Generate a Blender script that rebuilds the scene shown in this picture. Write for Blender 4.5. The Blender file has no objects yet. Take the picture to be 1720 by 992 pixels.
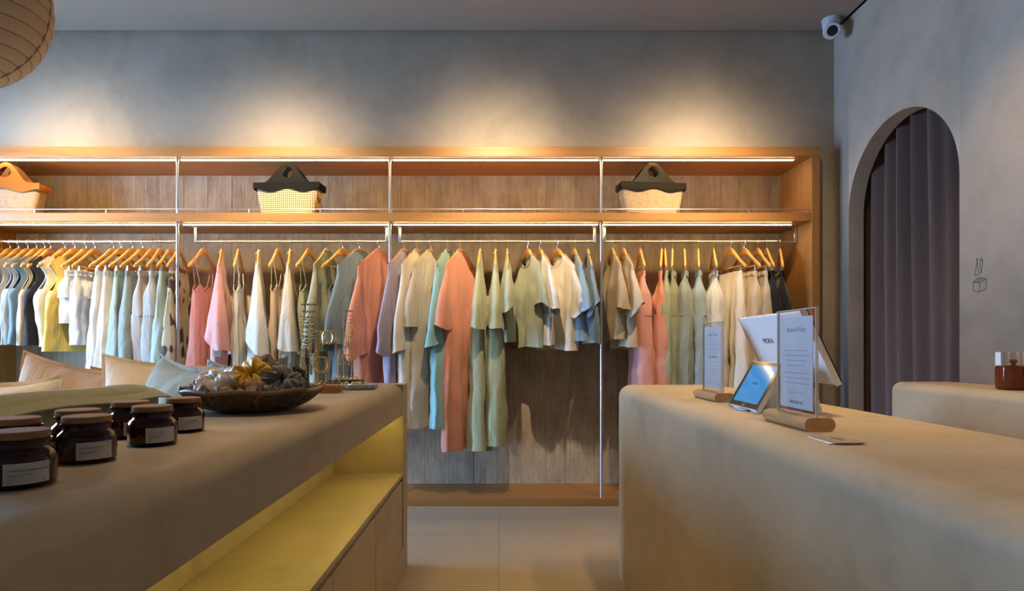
import bpy, bmesh, math, random
from mathutils import Vector, Matrix, noise

# ------------------------------------------------------------------ camera, sky, exposure
S = bpy.context.scene
COL = S.collection
F_PX, CX, CY, EYE = 1034.0, 844.0, 582.0, 1.14
cam_d = bpy.data.cameras.new('camera'); cam = bpy.data.objects.new('camera', cam_d); COL.objects.link(cam)
cam.location = (0, 0, EYE); cam.rotation_euler = (math.pi/2, 0, 0)
cam_d.sensor_fit = 'HORIZONTAL'; cam_d.sensor_width = 36.0
cam_d.lens = F_PX/1720*36.0
cam_d.shift_x = (860-CX)/1720; cam_d.shift_y = (CY-496)/1720
cam_d.clip_start = 0.05
S.camera = cam
S.view_settings.view_transform = 'Standard'; S.view_settings.look = 'None'
S.view_settings.exposure = -0.05; S.view_settings.gamma = 1.0
S.view_settings.use_curve_mapping = False

W = bpy.data.worlds.new('sky'); S.world = W; W.use_nodes = True
bg = W.node_tree.nodes['Background']
bg.inputs[0].default_value = (0.34, 0.58, 1.0, 1); bg.inputs[1].default_value = 42.0

CEIL = 3.45; WALLX = 2.435; LEFTX = -4.9; FRONTY = -2.4; WALLY = 4.52; BACKY = 4.90
COUNTER = 0.95

def spot(name, loc, target, watts, size, blend, col, radius=0.03, beam=0):
    d = bpy.data.lights.new(name, 'SPOT'); d.energy = watts; d.color = col
    d.spot_size = math.radians(size); d.spot_blend = blend; d.shadow_soft_size = radius
    if beam:   # lens beam profile: intensity falls with the cosine of the angle off the axis
        d.use_nodes = True; nt = d.node_tree; e = nt.nodes['Emission']
        tc = nt.nodes.new('ShaderNodeTexCoord'); sx = nt.nodes.new('ShaderNodeSeparateXYZ'); ab = nt.nodes.new('ShaderNodeMath'); ab.operation = 'ABSOLUTE'
        pw = nt.nodes.new('ShaderNodeMath'); pw.operation = 'POWER'; pw.inputs[1].default_value = beam
        nt.links.new(tc.outputs['Normal'], sx.inputs[0]); nt.links.new(sx.outputs[2], ab.inputs[0]); nt.links.new(ab.outputs[0], pw.inputs[0]); nt.links.new(pw.outputs[0], e.inputs['Strength'])
    o = bpy.data.objects.new(name, d); COL.objects.link(o); o.location = loc
    o.rotation_euler = (Vector(target)-Vector(loc)).to_track_quat('-Z', 'Y').to_euler()
    return o
WARM = (1.0, 0.76, 0.47)
# daylight enters by the storefront window in the left wall (portal only guides the sky's sampling)
pd = bpy.data.lights.new('window_portal', 'AREA'); pd.shape = 'RECTANGLE'; pd.size = 2.53; pd.size_y = 2.2
pd.cycles.is_portal = True
po = bpy.data.objects.new('window_portal', pd); COL.objects.link(po)
po.location = (LEFTX-0.10, 3.3, 1.385); po.rotation_euler = (0, -math.pi/2, 0)

# ------------------------------------------------------------------ mesh helpers
class MB:
    def __init__(self): self.v = []; self.f = []
    def add(self, vs, fs):
        b = len(self.v); self.v += [tuple(p) for p in vs]; self.f += [tuple(b+i for i in f) for f in fs]; return self
    def box(self, x0, x1, y0, y1, z0, z1):
        return self.add([(x0,y0,z0),(x1,y0,z0),(x1,y1,z0),(x0,y1,z0),(x0,y0,z1),(x1,y0,z1),(x1,y1,z1),(x0,y1,z1)],
            [(3,2,1,0),(4,5,6,7),(0,1,5,4),(1,2,6,5),(2,3,7,6),(3,0,4,7)])
    def rings(self, R, closed=True, cap0=False, cap1=False, skip=None):
        n = len(R[0]); b = len(self.v)
        for r in R: self.v += [tuple(p) for p in r]
        for j in range(len(R)-1):
            for i in range(n if closed else n-1):
                if skip and skip(i, j): continue
                k = (i+1) % n
                self.f.append((b+j*n+i, b+j*n+k, b+(j+1)*n+k, b+(j+1)*n+i))
        if cap0: self.f.append(tuple(b+i for i in range(n)))
        if cap1: self.f.append(tuple(b+(len(R)-1)*n+i for i in range(n-1, -1, -1)))
        return self
    def tube(self, pts, r, n=8, closed=False, cap=True):
        pts = [Vector(p) for p in pts]; m = len(pts); R = []
        up = Vector((0, 0, 1)); prev = None
        for i in range(m):
            if closed: t = pts[(i+1) % m]-pts[i-1]
            else: t = pts[min(i+1, m-1)]-pts[max(i-1, 0)]
            t.normalize()
            if prev is None:
                a = t.cross(up)
                if a.length < 1e-3: a = t.cross(Vector((1, 0, 0)))
            else:
                a = prev-t*prev.dot(t)
                if a.length < 1e-5: a = t.cross(up)
            a.normalize(); prev = a; bb = t.cross(a)
            rr = r[i] if isinstance(r, (list, tuple)) else r
            R.append([pts[i]+a*(rr*math.cos(2*math.pi*k/n))+bb*(rr*math.sin(2*math.pi*k/n)) for k in range(n)])
        if closed:
            R.append(R[0]); return self.rings(R)
        return self.rings(R, cap0=cap, cap1=cap)
    def lathe(self, prof, n=32, c=(0,0,0)):
        R = [[(c[0]+r*math.cos(2*math.pi*k/n), c[1]+r*math.sin(2*math.pi*k/n), c[2]+z) for k in range(n)] for r, z in prof]
        return self.rings(R, cap0=prof[0][0] > 1e-6, cap1=prof[-1][0] > 1e-6)
    def prism(self, poly, axis, a, b):
        def P(p, t):
            return {'x': (t, p[0], p[1]), 'y': (p[0], t, p[1]), 'z': (p[0], p[1], t)}[axis]
        return self.rings([[P(p, a) for p in poly], [P(p, b) for p in poly]], cap0=True, cap1=True)
    def torus(self, c, R, r, axis='y', n=28, m=8, a0=0, a1=2*math.pi):
        full = abs(a1-a0-2*math.pi) < 1e-6
        pts = []
        for i in range(n if full else n+1):
            a = a0+(a1-a0)*i/n; p, q = R*math.cos(a), R*math.sin(a)
            pts.append({'x': (c[0], c[1]+p, c[2]+q), 'y': (c[0]+p, c[1], c[2]+q), 'z': (c[0]+p, c[1]+q, c[2])}[axis])
        return self.tube(pts, r, m, closed=full)
    def sphere(self, c, r, n=12, m=8, sc=(1,1,1)):
        prof = [(math.sin(math.pi*j/m), -math.cos(math.pi*j/m)) for j in range(m+1)]
        R = [[(c[0]+sc[0]*r*max(p,1e-4)*math.cos(2*math.pi*k/n), c[1]+sc[1]*r*max(p,1e-4)*math.sin(2*math.pi*k/n), c[2]+sc[2]*r*z) for k in range(n)] for p, z in prof]
        return self.rings(R, cap0=True, cap1=True)
    def mesh(self, name, mat, smooth=True, angle=40, bevel=0, seg=3, bevel_fn=None, recalc=True, uv=None):
        me = bpy.data.meshes.new(name); me.from_pydata(self.v, [], self.f)
        bm = bmesh.new(); bm.from_mesh(me)
        bmesh.ops.remove_doubles(bm, verts=bm.verts, dist=1e-5)
        if bevel:
            es = [e for e in bm.edges if len(e.link_faces) == 2 and e.calc_face_angle(0) > 0.3 and (bevel_fn is None or bevel_fn(*[v.co for v in e.verts]))]
            bmesh.ops.bevel(bm, geom=es, offset=bevel, segments=seg, profile=0.5, affect='EDGES', clamp_overlap=True)
        if recalc: bmesh.ops.recalc_face_normals(bm, faces=bm.faces)
        bm.to_mesh(me); bm.free()
        if smooth:
            me.polygons.foreach_set('use_smooth', [True]*len(me.polygons))
            me.set_sharp_from_angle(angle=math.radians(angle))
        if mat: me.materials.append(mat)
        return me
    def build(self, name, mat, parent=None, **k):
        o = bpy.data.objects.new(name, self.mesh(name, mat, **k)); COL.objects.link(o)
        if parent: o.parent = parent
        return o

def tag(o, label=None, cat=None, group=None, kind=None):
    if label: o['label'] = label
    if cat: o['category'] = cat
    if group: o['group'] = group
    if kind: o['kind'] = kind
    return o
def empty(name, loc=(0,0,0), rz=0.0):
    o = bpy.data.objects.new(name, None); COL.objects.link(o); o.location = loc; o.rotation_euler = (0,0,rz); o.empty_display_size = .05
    return o
def copy_tree(o, parent=None):
    c = o.copy(); COL.objects.link(c); c.parent = parent
    for ch in list(o.children): copy_tree(ch, c)
    return c
def px(x, y, Y): return Vector(((x-CX)*Y/F_PX, Y, EYE-(y-CY)*Y/F_PX))
def lerp(a, b, t): return a+(b-a)*t
def sstep(t): t = max(0.0, min(1.0, t)); return t*t*(3-2*t)
def sgnpow(c, p): return math.copysign(abs(c)**p, c)

# ------------------------------------------------------------------ materials
def new_mat(name):
    m = bpy.data.materials.new(name); m.use_nodes = True
    nt = m.node_tree; return m, nt, nt.nodes['Principled BSDF']
def N(nt, t, **k):
    n = nt.nodes.new(t)
    for a, b in k.items():
        if a.startswith('_'): setattr(n, a[1:], b)
        else: n.inputs[a.replace('_', ' ')].default_value = b
    return n
def coords(nt, scale=(1,1,1), src='Object', rnd=False):
    tc = N(nt, 'ShaderNodeTexCoord'); mp = N(nt, 'ShaderNodeMapping'); mp.inputs['Scale'].default_value = scale
    nt.links.new(tc.outputs[src], mp.inputs['Vector'])
    if rnd:
        oi = N(nt, 'ShaderNodeObjectInfo'); mu = N(nt, 'ShaderNodeMath', _operation='MULTIPLY'); mu.inputs[1].default_value = 40
        nt.links.new(oi.outputs['Random'], mu.inputs[0])
        cb = N(nt, 'ShaderNodeCombineXYZ')
        for i in range(3): nt.links.new(mu.outputs[0], cb.inputs[i])
        nt.links.new(cb.outputs[0], mp.inputs['Location'])
    return mp.outputs[0]
def ramp(nt, fac, stops):
    r = N(nt, 'ShaderNodeValToRGB'); e = r.color_ramp.elements
    while len(e) < len(stops): e.new(0.5)
    for i, (p, c) in enumerate(stops): e[i].position = p; e[i].color = (*c, 1)
    nt.links.new(fac, r.inputs[0]); return r.outputs[0]
def bump(nt, b, h, strength, dist=0.01, prev=None):
    n = N(nt, 'ShaderNodeBump'); n.inputs['Strength'].default_value = strength; n.inputs['Distance'].default_value = dist
    nt.links.new(h, n.inputs['Height'])
    if prev: nt.links.new(prev, n.inputs['Normal'])
    nt.links.new(n.outputs[0], b.inputs['Normal']); return n.outputs[0]
def plain(name, rgb, rough=0.5, metal=0.0, **k):
    m, nt, b = new_mat(name); b.inputs['Base Color'].default_value = (*rgb, 1); b.inputs['Roughness'].default_value = rough; b.inputs['Metallic'].default_value = metal
    for a, v in k.items(): b.inputs[a.replace('_', ' ')].default_value = v
    return m
def mulc(c, f): return tuple(min(1, x*f) for x in c)

def plaster(name, rgb, var=0.16, rough=0.75, scale=1.6, bs=0.12):
    m, nt, b = new_mat(name); co = coords(nt)
    n1 = N(nt, 'ShaderNodeTexNoise', Scale=scale, Detail=8.0, Roughness=0.62, Distortion=0.6)
    n2 = N(nt, 'ShaderNodeTexNoise', Scale=scale*7, Detail=6.0, Roughness=0.7)
    for n in (n1, n2): nt.links.new(co, n.inputs['Vector'])
    mx = N(nt, 'ShaderNodeMath', _operation='MULTIPLY_ADD'); mx.inputs[1].default_value = 0.3
    nt.links.new(n2.outputs['Fac'], mx.inputs[0]); nt.links.new(n1.outputs['Fac'], mx.inputs[2])
    c = ramp(nt, mx.outputs[0], [(0.42, mulc(rgb, 1-var)), (0.64, rgb), (0.88, mulc(rgb, 1+var*0.8))])
    nt.links.new(c, b.inputs['Base Color']); b.inputs['Roughness'].default_value = rough
    b.inputs['Specular IOR Level'].default_value = 0.3
    bump(nt, b, mx.outputs[0], bs, 0.02)
    return m
def oak(name, rgb, axis='x', rough=0.45, rnd=False):
    m, nt, b = new_mat(name)
    sc = {'x': (0.8, 22, 22), 'y': (22, 0.8, 22), 'z': (22, 22, 0.8)}[axis]
    co = coords(nt, sc, rnd=rnd)
    n1 = N(nt, 'ShaderNodeTexNoise', Scale=1.0, Detail=6.0, Roughness=0.6, Distortion=0.4)
    n2 = N(nt, 'ShaderNodeTexNoise', Scale=5.0, Detail=4.0, Roughness=0.6)
    for n in (n1, n2): nt.links.new(co, n.inputs['Vector'])
    mx = N(nt, 'ShaderNodeMath', _operation='MULTIPLY_ADD'); mx.inputs[1].default_value = 0.35
    nt.links.new(n2.outputs['Fac'], mx.inputs[0]); nt.links.new(n1.outputs['Fac'], mx.inputs[2])
    c = ramp(nt, mx.outputs[0], [(0.40, mulc(rgb, 0.68)), (0.62, rgb), (0.9, mulc(rgb, 1.25))])
    nt.links.new(c, b.inputs['Base Color']); b.inputs['Roughness'].default_value = rough
    bump(nt, b, mx.outputs[0], 0.08, 0.005)
    return m
def board_concrete(name):
    m, nt, b = new_mat(name); co = coords(nt, (1, 1, 0.06), rnd=True); co2 = coords(nt, (1, 1, 0.5), rnd=True)
    g = N(nt, 'ShaderNodeTexNoise', Scale=55.0, Detail=6.0, Roughness=0.65, Distortion=0.3); nt.links.new(co, g.inputs['Vector'])
    s = N(nt, 'ShaderNodeTexNoise', Scale=6.0, Detail=7.0, Roughness=0.7); nt.links.new(co2, s.inputs['Vector'])
    pk = N(nt, 'ShaderNodeTexVoronoi', Scale=60.0); nt.links.new(co2, pk.inputs['Vector'])
    pr = ramp(nt, pk.outputs['Distance'], [(0.0, (0,0,0)), (0.25, (1,1,1))])
    mx = N(nt, 'ShaderNodeMath', _operation='MULTIPLY_ADD'); mx.inputs[1].default_value = 0.55
    nt.links.new(g.outputs['Fac'], mx.inputs[0]); nt.links.new(s.outputs['Fac'], mx.inputs[2])
    c = ramp(nt, mx.outputs[0], [(0.5, (0.23, 0.180, 0.125)), (0.76, (0.39, 0.315, 0.225)), (1.0, (0.52, 0.44, 0.33))])
    mul = N(nt, 'ShaderNodeMixRGB', _blend_type='MULTIPLY'); mul.inputs[0].default_value = 0.25
    nt.links.new(c, mul.inputs[1]); nt.links.new(pr, mul.inputs[2])
    nt.links.new(mul.outputs[0], b.inputs['Base Color']); b.inputs['Roughness'].default_value = 0.85
    b1 = bump(nt, b, mx.outputs[0], 0.5, 0.012); bump(nt, b, pr, 0.12, 0.006, b1)
    return m
FAB = {}
def fabric(rgb, wr=0.35, sheen=0.15, rough=0.85, gloss=False, grain=0.1):
    key = (rgb, wr, gloss, grain)
    if key in FAB: return FAB[key]
    m, nt, b = new_mat('fabric'); co = coords(nt, rnd=True)
    n1 = N(nt, 'ShaderNodeTexNoise', Scale=9.0, Detail=4.0, Roughness=0.55, Distortion=1.2)
    n2 = N(nt, 'ShaderNodeTexNoise', Scale=160.0, Detail=3.0)
    mp = coords(nt, (1, 1, 0.35), rnd=True)
    nt.links.new(mp, n1.inputs['Vector']); nt.links.new(co, n2.inputs['Vector'])
    c = ramp(nt, n2.outputs['Fac'], [(0.3, mulc(rgb, 1-grain)), (0.7, mulc(rgb, 1+grain*0.5))])
    nt.links.new(c, b.inputs['Base Color'])
    b.inputs['Roughness'].default_value = 0.42 if gloss else rough
    b.inputs['Sheen Weight'].default_value = sheen
    b.inputs['Specular IOR Level'].default_value = 0.5 if gloss else 0.2
    n3 = N(nt, 'ShaderNodeTexNoise', Scale=26.0, Detail=3.0, Roughness=0.5, Distortion=2.0); nt.links.new(mp, n3.inputs['Vector'])
    b0 = bump(nt, b, n3.outputs["Fac"], wr*.35, 0.018); b1 = bump(nt, b, n1.outputs['Fac'], min(1, wr*0.9), 0.05, b0); bump(nt, b, n2.outputs['Fac'], 0.12, 0.002, b1)
    FAB[key] = m; return m
def printed(c0, c1):
    m, nt, b = new_mat('printed_fabric'); co = coords(nt, (1, 1, 0.4))
    v = N(nt, 'ShaderNodeTexVoronoi', Scale=13.0); n = N(nt, 'ShaderNodeTexNoise', Scale=6.0, Detail=2.0)
    nt.links.new(co, n.inputs['Vector'])
    mx = N(nt, 'ShaderNodeMixRGB', _blend_type='ADD'); mx.inputs[0].default_value = 0.35
    nt.links.new(co, mx.inputs[1]); nt.links.new(n.outputs['Color'], mx.inputs[2]); nt.links.new(mx.outputs[0], v.inputs['Vector'])
    c = ramp(nt, v.outputs['Distance'], [(0.36, c1), (0.42, c0)])
    nt.links.new(c, b.inputs['Base Color']); b.inputs['Roughness'].default_value = 0.85
    return m
def emit(name, rgb, st):
    m, nt, b = new_mat(name); b.inputs['Base Color'].default_value = (0.8,0.8,0.8,1)
    b.inputs['Emission Color'].default_value = (*rgb, 1); b.inputs['Emission Strength'].default_value = st; return m

M = {}
M['wall'] = plaster('grey_plaster', (0.405, 0.35, 0.28), 0.2)
M['ceil'] = plaster('ceiling_plaster', (0.34, 0.30, 0.255), 0.04, scale=0.8, bs=0.02)
M['counter'] = plaster('microcement', (0.46, 0.36, 0.235), 0.22, rough=0.5, scale=2.2, bs=0.07)
M['floor'] = plaster('floor_tile', (0.37, 0.295, 0.205), 0.06, rough=0.38, scale=1.2, bs=0.02)
M['joint'] = plain('joint', (0.33, 0.265, 0.185), 0.7)
M['oak'] = oak('oak', (0.33, 0.148, 0.037), 'x'); M['oak_z'] = oak('oak_upright', (0.33, 0.148, 0.037), 'z')
M['hanger'] = oak('hanger_wood', (0.60, 0.275, 0.065), 'x', 0.32, rnd=True)
M['sign_oak'] = oak('sign_oak', (0.50, 0.29, 0.12), 'y', 0.45)
M['board'] = board_concrete('board_marked_concrete')
M['steel'] = plain('steel', (0.72, 0.72, 0.74), 0.28, 1.0)
M['gold'] = plain('gold', (0.86, 0.60, 0.22), 0.25, 1.0)
M['led'] = emit('led_strip', (1.0, 0.68, 0.27), 62.0)
M['niche_led'] = emit('niche_led', (1.0, 0.82, 0.17), 12.0)
M['dark'] = plain('gap_shade_black', (0.02, 0.02, 0.02), 0.9)  # painted shade for the gap round the ceiling
M['white'] = plain('white_plastic', (0.78, 0.78, 0.78), 0.35)
M['black'] = plain('black_gloss', (0.012, 0.012, 0.014), 0.12)
M['paper'] = plain('paper', (0.80, 0.80, 0.80), 0.7)
M['ink'] = plain('ink', (0.05, 0.05, 0.055), 0.7)
M['greyink'] = plain('grey_ink', (0.26, 0.26, 0.28), 0.7)

# ------------------------------------------------------------------ room shell
TH = 0.12
def struct(mb, name, mat, **k): return tag(mb.build(name, mat, **k), kind='structure')
SH_L, SH_R = -3.93, 2.27            # outer faces of the built-in shelving
fl = struct(MB().box(LEFTX, WALLX+0.6, FRONTY, 5.1, -0.10, -0.004), 'floor', M['joint'])
tile_me = MB().box(0, 1.1985, 0, 1.1985, -0.03, 0).mesh('tile', M['floor'], bevel=0.0008, seg=1)
for i in range(-5, 2):
    for j in range(-5, 1):
        x0, y0 = -0.02+i*1.2, 3.74+j*1.2
        t = bpy.data.objects.new('tile', tile_me); COL.objects.link(t); t.parent = fl; t.location = (x0+.002, y0+.002, 0)
        if x0+1.2 > WALLX+.1: t.scale.x = (WALLX-x0)/1.2
        if y0+1.2 > 4.9: t.scale.y = 1.0
MB().box(-0.02-6*1.2+1.2, WALLX, 3.742+1.2, 5.05, -0.03, 0).build('tile', M['floor'], fl)
tiles_left = MB().box(LEFTX-6, LEFTX, FRONTY, 7, -0.12, -0.01)
struct(tiles_left, 'floor_terrace', plaster('terrace', (0.35, 0.34, 0.33)))
struct(MB().box(LEFTX, WALLX-.022, FRONTY, WALLY-0.022, CEIL, CEIL+0.1).box(LEFTX, WALLX+.6, FRONTY, 5.1, CEIL+0.1, CEIL+0.15), 'ceiling', M['ceil'])
struct(MB().box(LEFTX, WALLX-.022, WALLY-0.022, WALLY, CEIL+.012, CEIL+0.1), 'gap_shade_1', M['dark'])  # black strip in the ceiling's shadow gap, its shade put into the colour
struct(MB().box(WALLX-.022, WALLX, FRONTY, WALLY, CEIL+.012, CEIL+0.1), 'gap_shade_2', M['dark'])  # same painted shade in the gap along the right wall
wb = MB().box(LEFTX-.15, WALLX+.6, WALLY, 5.1, 2.572, CEIL+0.1)
wb.box(LEFTX-.15, SH_L-0.002, WALLY, 5.1, 0, 2.572).box(SH_R+0.002, WALLX+.6, WALLY, 5.1, 0, 2.572)
wb.box(SH_L-.002, SH_R+.002, BACKY+0.03, 5.1, 0, 2.572)
wall_back = struct(wb, 'wall_back', M['wall'])
# board-marked concrete, one object a board
random.seed(4)
BW = 0.192
nb = int((2.21+3.87)/BW)+1
plank_me = MB().box(0.0004, BW-0.0004, 0, 0.03, 0.05, 2.52).mesh('plank', M['board'], bevel=0.0012, seg=1)
for i in range(nb):
    o = bpy.data.objects.new('plank', plank_me); COL.objects.link(o); o.parent = wall_back
    o.location = (-3.88+i*BW, BACKY-random.uniform(0, 0.005), 0)
    if i == nb-1: o.scale.x = (2.22-(-3.88+i*BW))/BW

# right wall with the arched opening
AY0, AY1, AZ = 3.28, 4.33, 2.06
ar = (AY1-AY0)/2; ac = (AY0+AY1)/2
def arch_pts(n=40):
    return [(AY0, 0.0)]+[(ac-ar*math.cos(math.pi*i/n), AZ+ar*math.sin(math.pi*i/n)) for i in range(n+1)]+[(AY1, 0.0)]
ap = arch_pts()
wr = MB()
poly = [(FRONTY, 0), (AY0, 0)]+ap[1:-1]+[(AY1, 0), (WALLY, 0), (WALLY, CEIL), (FRONTY, CEIL)]
TW = 0.105
def strip_wall(mb, X):
    b = []
    for (y, z) in ap: b.append(((X, y, z), (X, y, CEIL)))
    for i in range(len(b)-1):
        if abs(b[i][0][1]-b[i+1][0][1]) < 1e-9: continue
        mb.add([b[i][0], b[i+1][0], b[i+1][1], b[i][1]], [(0, 1, 2, 3)])
    mb.add([(X, FRONTY, 0), (X, AY0, 0), (X, AY0, CEIL), (X, FRONTY, CEIL)], [(0, 1, 2, 3)])
    mb.add([(X, AY1, 0), (X, WALLY, 0), (X, WALLY, CEIL), (X, AY1, CEIL)], [(0, 1, 2, 3)])
strip_wall(wr, WALLX); strip_wall(wr, WALLX+TW)
for i in range(len(ap)-1):
    (y0, z0), (y1, z1) = ap[i], ap[i+1]
    wr.add([(WALLX, y0, z0), (WALLX, y1, z1), (WALLX+TW, y1, z1), (WALLX+TW, y0, z0)], [(0, 1, 2, 3)])
struct(wr, 'wall_right', M['wall'], recalc=False, angle=30)
struct(MB().box(WALLX+0.55, WALLX+.6, FRONTY, 5.1, 0, CEIL+.1), 'wall_fitting_room', M['wall'])
struct(MB().box(LEFTX-.15, WALLX+.6, FRONTY-.12, FRONTY, 0, CEIL+.1), 'wall_front', M['wall'])
# left wall with the storefront window
WY0, WY1, WZ0, WZ1 = 2.2, 4.4, 0.12, 2.65
wl = MB().box(LEFTX-.15, LEFTX, FRONTY, WY0, 0, CEIL+.1).box(LEFTX-.15, LEFTX, WY1, WALLY, 0, CEIL+.1)
wl.box(LEFTX-.15, LEFTX, WY0, WY1, 0, WZ0).box(LEFTX-.15, LEFTX, WY0, WY1, WZ1, CEIL+.1)
struct(wl, 'wall_left', M['wall'])
win = tag(empty('window_1', (LEFTX-.07, WY0, WZ0)), kind='structure')
fr = MB(); w_, h_ = WY1-WY0, WZ1-WZ0
fr.box(-.03, .03, 0, w_, 0, .05).box(-.03, .03, 0, w_, h_-.05, h_)
for k in range(4): fr.box(-.03, .03, k*(w_-.05)/3, k*(w_-.05)/3+.05, .05, h_-.05)
fr.build('window_frame', plain('frame_metal', (0.03, 0.03, 0.03), 0.5), win)
def clear_sheet(name, tint, refl):
    m, nt, b = new_mat(name); nt.nodes.remove(b); out = nt.nodes['Material Output']
    t = N(nt, 'ShaderNodeBsdfTransparent'); t.inputs[0].default_value = (*tint, 1)
    g_ = N(nt, 'ShaderNodeBsdfGlossy'); g_.inputs['Roughness'].default_value = 0.03
    l0 = N(nt, 'ShaderNodeLayerWeight', Blend=0.5); pw = N(nt, 'ShaderNodeMath', _operation='POWER'); pw.inputs[1].default_value = 5; nt.links.new(l0.outputs['Facing'], pw.inputs[0]); lw = N(nt, 'ShaderNodeMath', _operation='MULTIPLY_ADD'); lw.inputs[1].default_value = .96; lw.inputs[2].default_value = .04; nt.links.new(pw.outputs[0], lw.inputs[0]); mu = N(nt, 'ShaderNodeMath', _operation='MULTIPLY'); mu.inputs[1].default_value = refl
    mx = N(nt, 'ShaderNodeMixShader'); nt.links.new(lw.outputs[0], mu.inputs[0]); nt.links.new(mu.outputs[0], mx.inputs[0])
    nt.links.new(t.outputs[0], mx.inputs[1]); nt.links.new(g_.outputs[0], mx.inputs[2]); nt.links.new(mx.outputs[0], out.inputs['Surface'])
    return m
gm = clear_sheet('window_glass', (0.95, 0.97, 0.97), 1.0)
for k in range(3):
    a = k*(w_-.05)/3+.05
    MB().box(-.003, .003, a, a+(w_-.05)/3-.05, .05, h_-.05).build('pane', gm, win)

# ceiling downlights: four aimed at the rack, others over the counters and the aisle
fix_m = plain('fixture', (0.03, 0.03, 0.03), 0.5)
lens_m = emit('lens', (1.0, 0.85, 0.6), 6.0)
def fixture(x, y, label, group):
    o = empty('downlight', (x, y, CEIL)); tag(o, label, 'downlight', group)
    MB().lathe([(0.045, -0.10), (0.05, -0.095), (0.05, 0.0)], 20).build('housing', fix_m, o)
    MB().lathe([(0.030, -0.1015), (0.038, -0.1012)], 20).build('lens', lens_m, o)
RACK_X = (-3.12, -1.60, -0.06, 1.37)
for x in RACK_X:
    fixture(x, 3.10, 'black ceiling spotlight aimed at the clothes rack', 'ceiling spotlights for the rack')
    spot('rack_spot', (x, 3.10, CEIL-0.115), (x, 4.62, 1.97), 620, 110, 0.5, WARM, 0.022, beam=18)
for (x, y, wt, sz) in ((-0.95, 1.6, 85, 48), (1.0, 2.3, 140, 60), (1.0, 0.9, 105, 60), (0.05, 2.5, 34, 44), (1.75, 2.7, 125, 95), (-2.75, 0.7, 380, 50), (-0.1, -0.4, 45, 60)):
    fixture(x, y, 'black ceiling spotlight above the counters', 'ceiling spotlights over the counters')
    spot('counter_spot', (x, y, CEIL-0.115), (x+(1.15 if x < -1.5 else 0), y+(2.4 if x < -1.5 else 0.02), 0), wt, sz, 0.9, (1.0, 0.70, 0.38), 0.05)

# ------------------------------------------------------------------ built-in shelving
shelf = empty('display_shelving', (0, 4.4, 0)); tag(shelf, 'wall-length oak shelving with lit boards, steel poles and clothes rails', 'shelving')
def sp(mb, name, mat, parent=shelf, **k):
    mb.v = [(x, y-4.4, z) for x, y, z in mb.v]; return mb.build(name, mat, parent, **k)
FY = 4.40
sp(MB().box(SH_L, SH_R, FY, BACKY, 2.50, 2.57), 'top_board', M['oak'], bevel=.002, seg=1)
sp(MB().box(-3.87, 2.21, FY, BACKY, 2.038, 2.097), 'shelf_board', M['oak'], bevel=.002, seg=1)
sp(MB().box(-3.87, 2.21, FY, BACKY, 0, 0.052), 'base_board', M['oak'], bevel=.002, seg=1)
sp(MB().box(SH_L, -3.87, FY, BACKY, 0, 2.50), 'side_panel', M['oak_z'], bevel=.002, seg=1)
sp(MB().box(2.21, SH_R, FY, BACKY, 0, 2.50), 'side_panel', M['oak_z'], bevel=.002, seg=1)
POLES = (-2.352, -0.814, 0.715)
for x in POLES:
    sp(MB().tube([(x, 4.455, 2.10), (x, 4.455, 2.50)], .0095, 12).tube([(x, 4.455, 0.052), (x, 4.455, 2.038)], .0095, 12), 'pole', M['steel'])
edges = [-3.87]+list(POLES)+[2.13]
for k in range(4):
    a, b = edges[k]+.02, edges[k+1]-.02
    for zz, yy in ((2.50, 4.465), (2.038, 4.50)):
        c = sp(MB().box(a, b, yy-.012, yy+.012, zz-.006, zz), 'light_channel', M['white'])
        sp(MB().box(a, b, yy-.0045, yy+.0045, zz-.010, zz-.006), 'light_strip', M['led'], parent=shelf)
RY, RZ = 4.62, 1.94
for (a, b) in ((-3.85, -2.43), (-2.30, -0.866), (-0.768, 0.690), (0.764, 2.195)):
    r = sp(MB().tube([(a, RY, RZ-.012), (b, RY, RZ-.012)], .0115, 14), 'clothes_rail', M['steel'])
    for e in (a, b):
        mb = MB().box(e-.011, e+.011, RY-.011, RY+.011, RZ-.022, 2.038).box(e-.02, e+.02, RY-.02, RY+.02, 2.032, 2.038)
        sp(mb, 'rail_bracket', M['steel'], bevel=.002, seg=1)
g = sp(MB().tube([(-3.86, 4.425, 2.128), (2.19, 4.425, 2.128)], .0035, 8).tube([(2.19, 4.425, 2.128), (2.205, 4.425, 2.122), (2.205, 4.425, 2.097)], .0045, 8), 'guard_rail', M['steel'])
for i in range(12):
    x = -3.36+i*0.513
    if x < 2.1: sp(MB().tube([(x, 4.425, 2.097), (x, 4.425, 2.128)], .005, 8), 'rail_post', M['steel'])

# ------------------------------------------------------------------ counters
# left counter: C-shaped section with a lit niche, doors below
LX0, LX1, LYE = -0.95, -0.498, 3.22
lc = empty('display_counter', (-0.72, 1.4, 0)); tag(lc, 'long rounded plaster counter with a yellow-lit niche and doors, on the left', 'counter')
def lp(mb, name, mat, **k):
    mb.v = [(x+.72, y-1.4, z) for x, y, z in mb.v]; return mb.build(name, mat, lc, **k)
rr = 0.055
def arc(cx, cz, r, a0, a1, n=8): return [(cx+r*math.cos(math.radians(lerp(a0, a1, i/n))), cz+r*math.sin(math.radians(lerp(a0, a1, i/n)))) for i in range(n+1)]
NZ0, NZ1, NX = 0.485, 0.80, -0.845
prof = [(LX0, 0)]+arc(LX0+rr, COUNTER-rr, rr, 180, 90)+arc(LX1-rr, COUNTER-rr, rr, 90, 0)+[(LX1, NZ1), (NX, NZ1), (NX, NZ0), (LX1-.028, NZ0), (LX1-.028, .13), (LX1, .13), (LX1, 0)]
lp(MB().prism(prof, 'y', -0.35, 3.09), 'body', M['counter'])
eb = MB().box(LX0, LX1, 3.09, LYE, 0, COUNTER)
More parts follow.
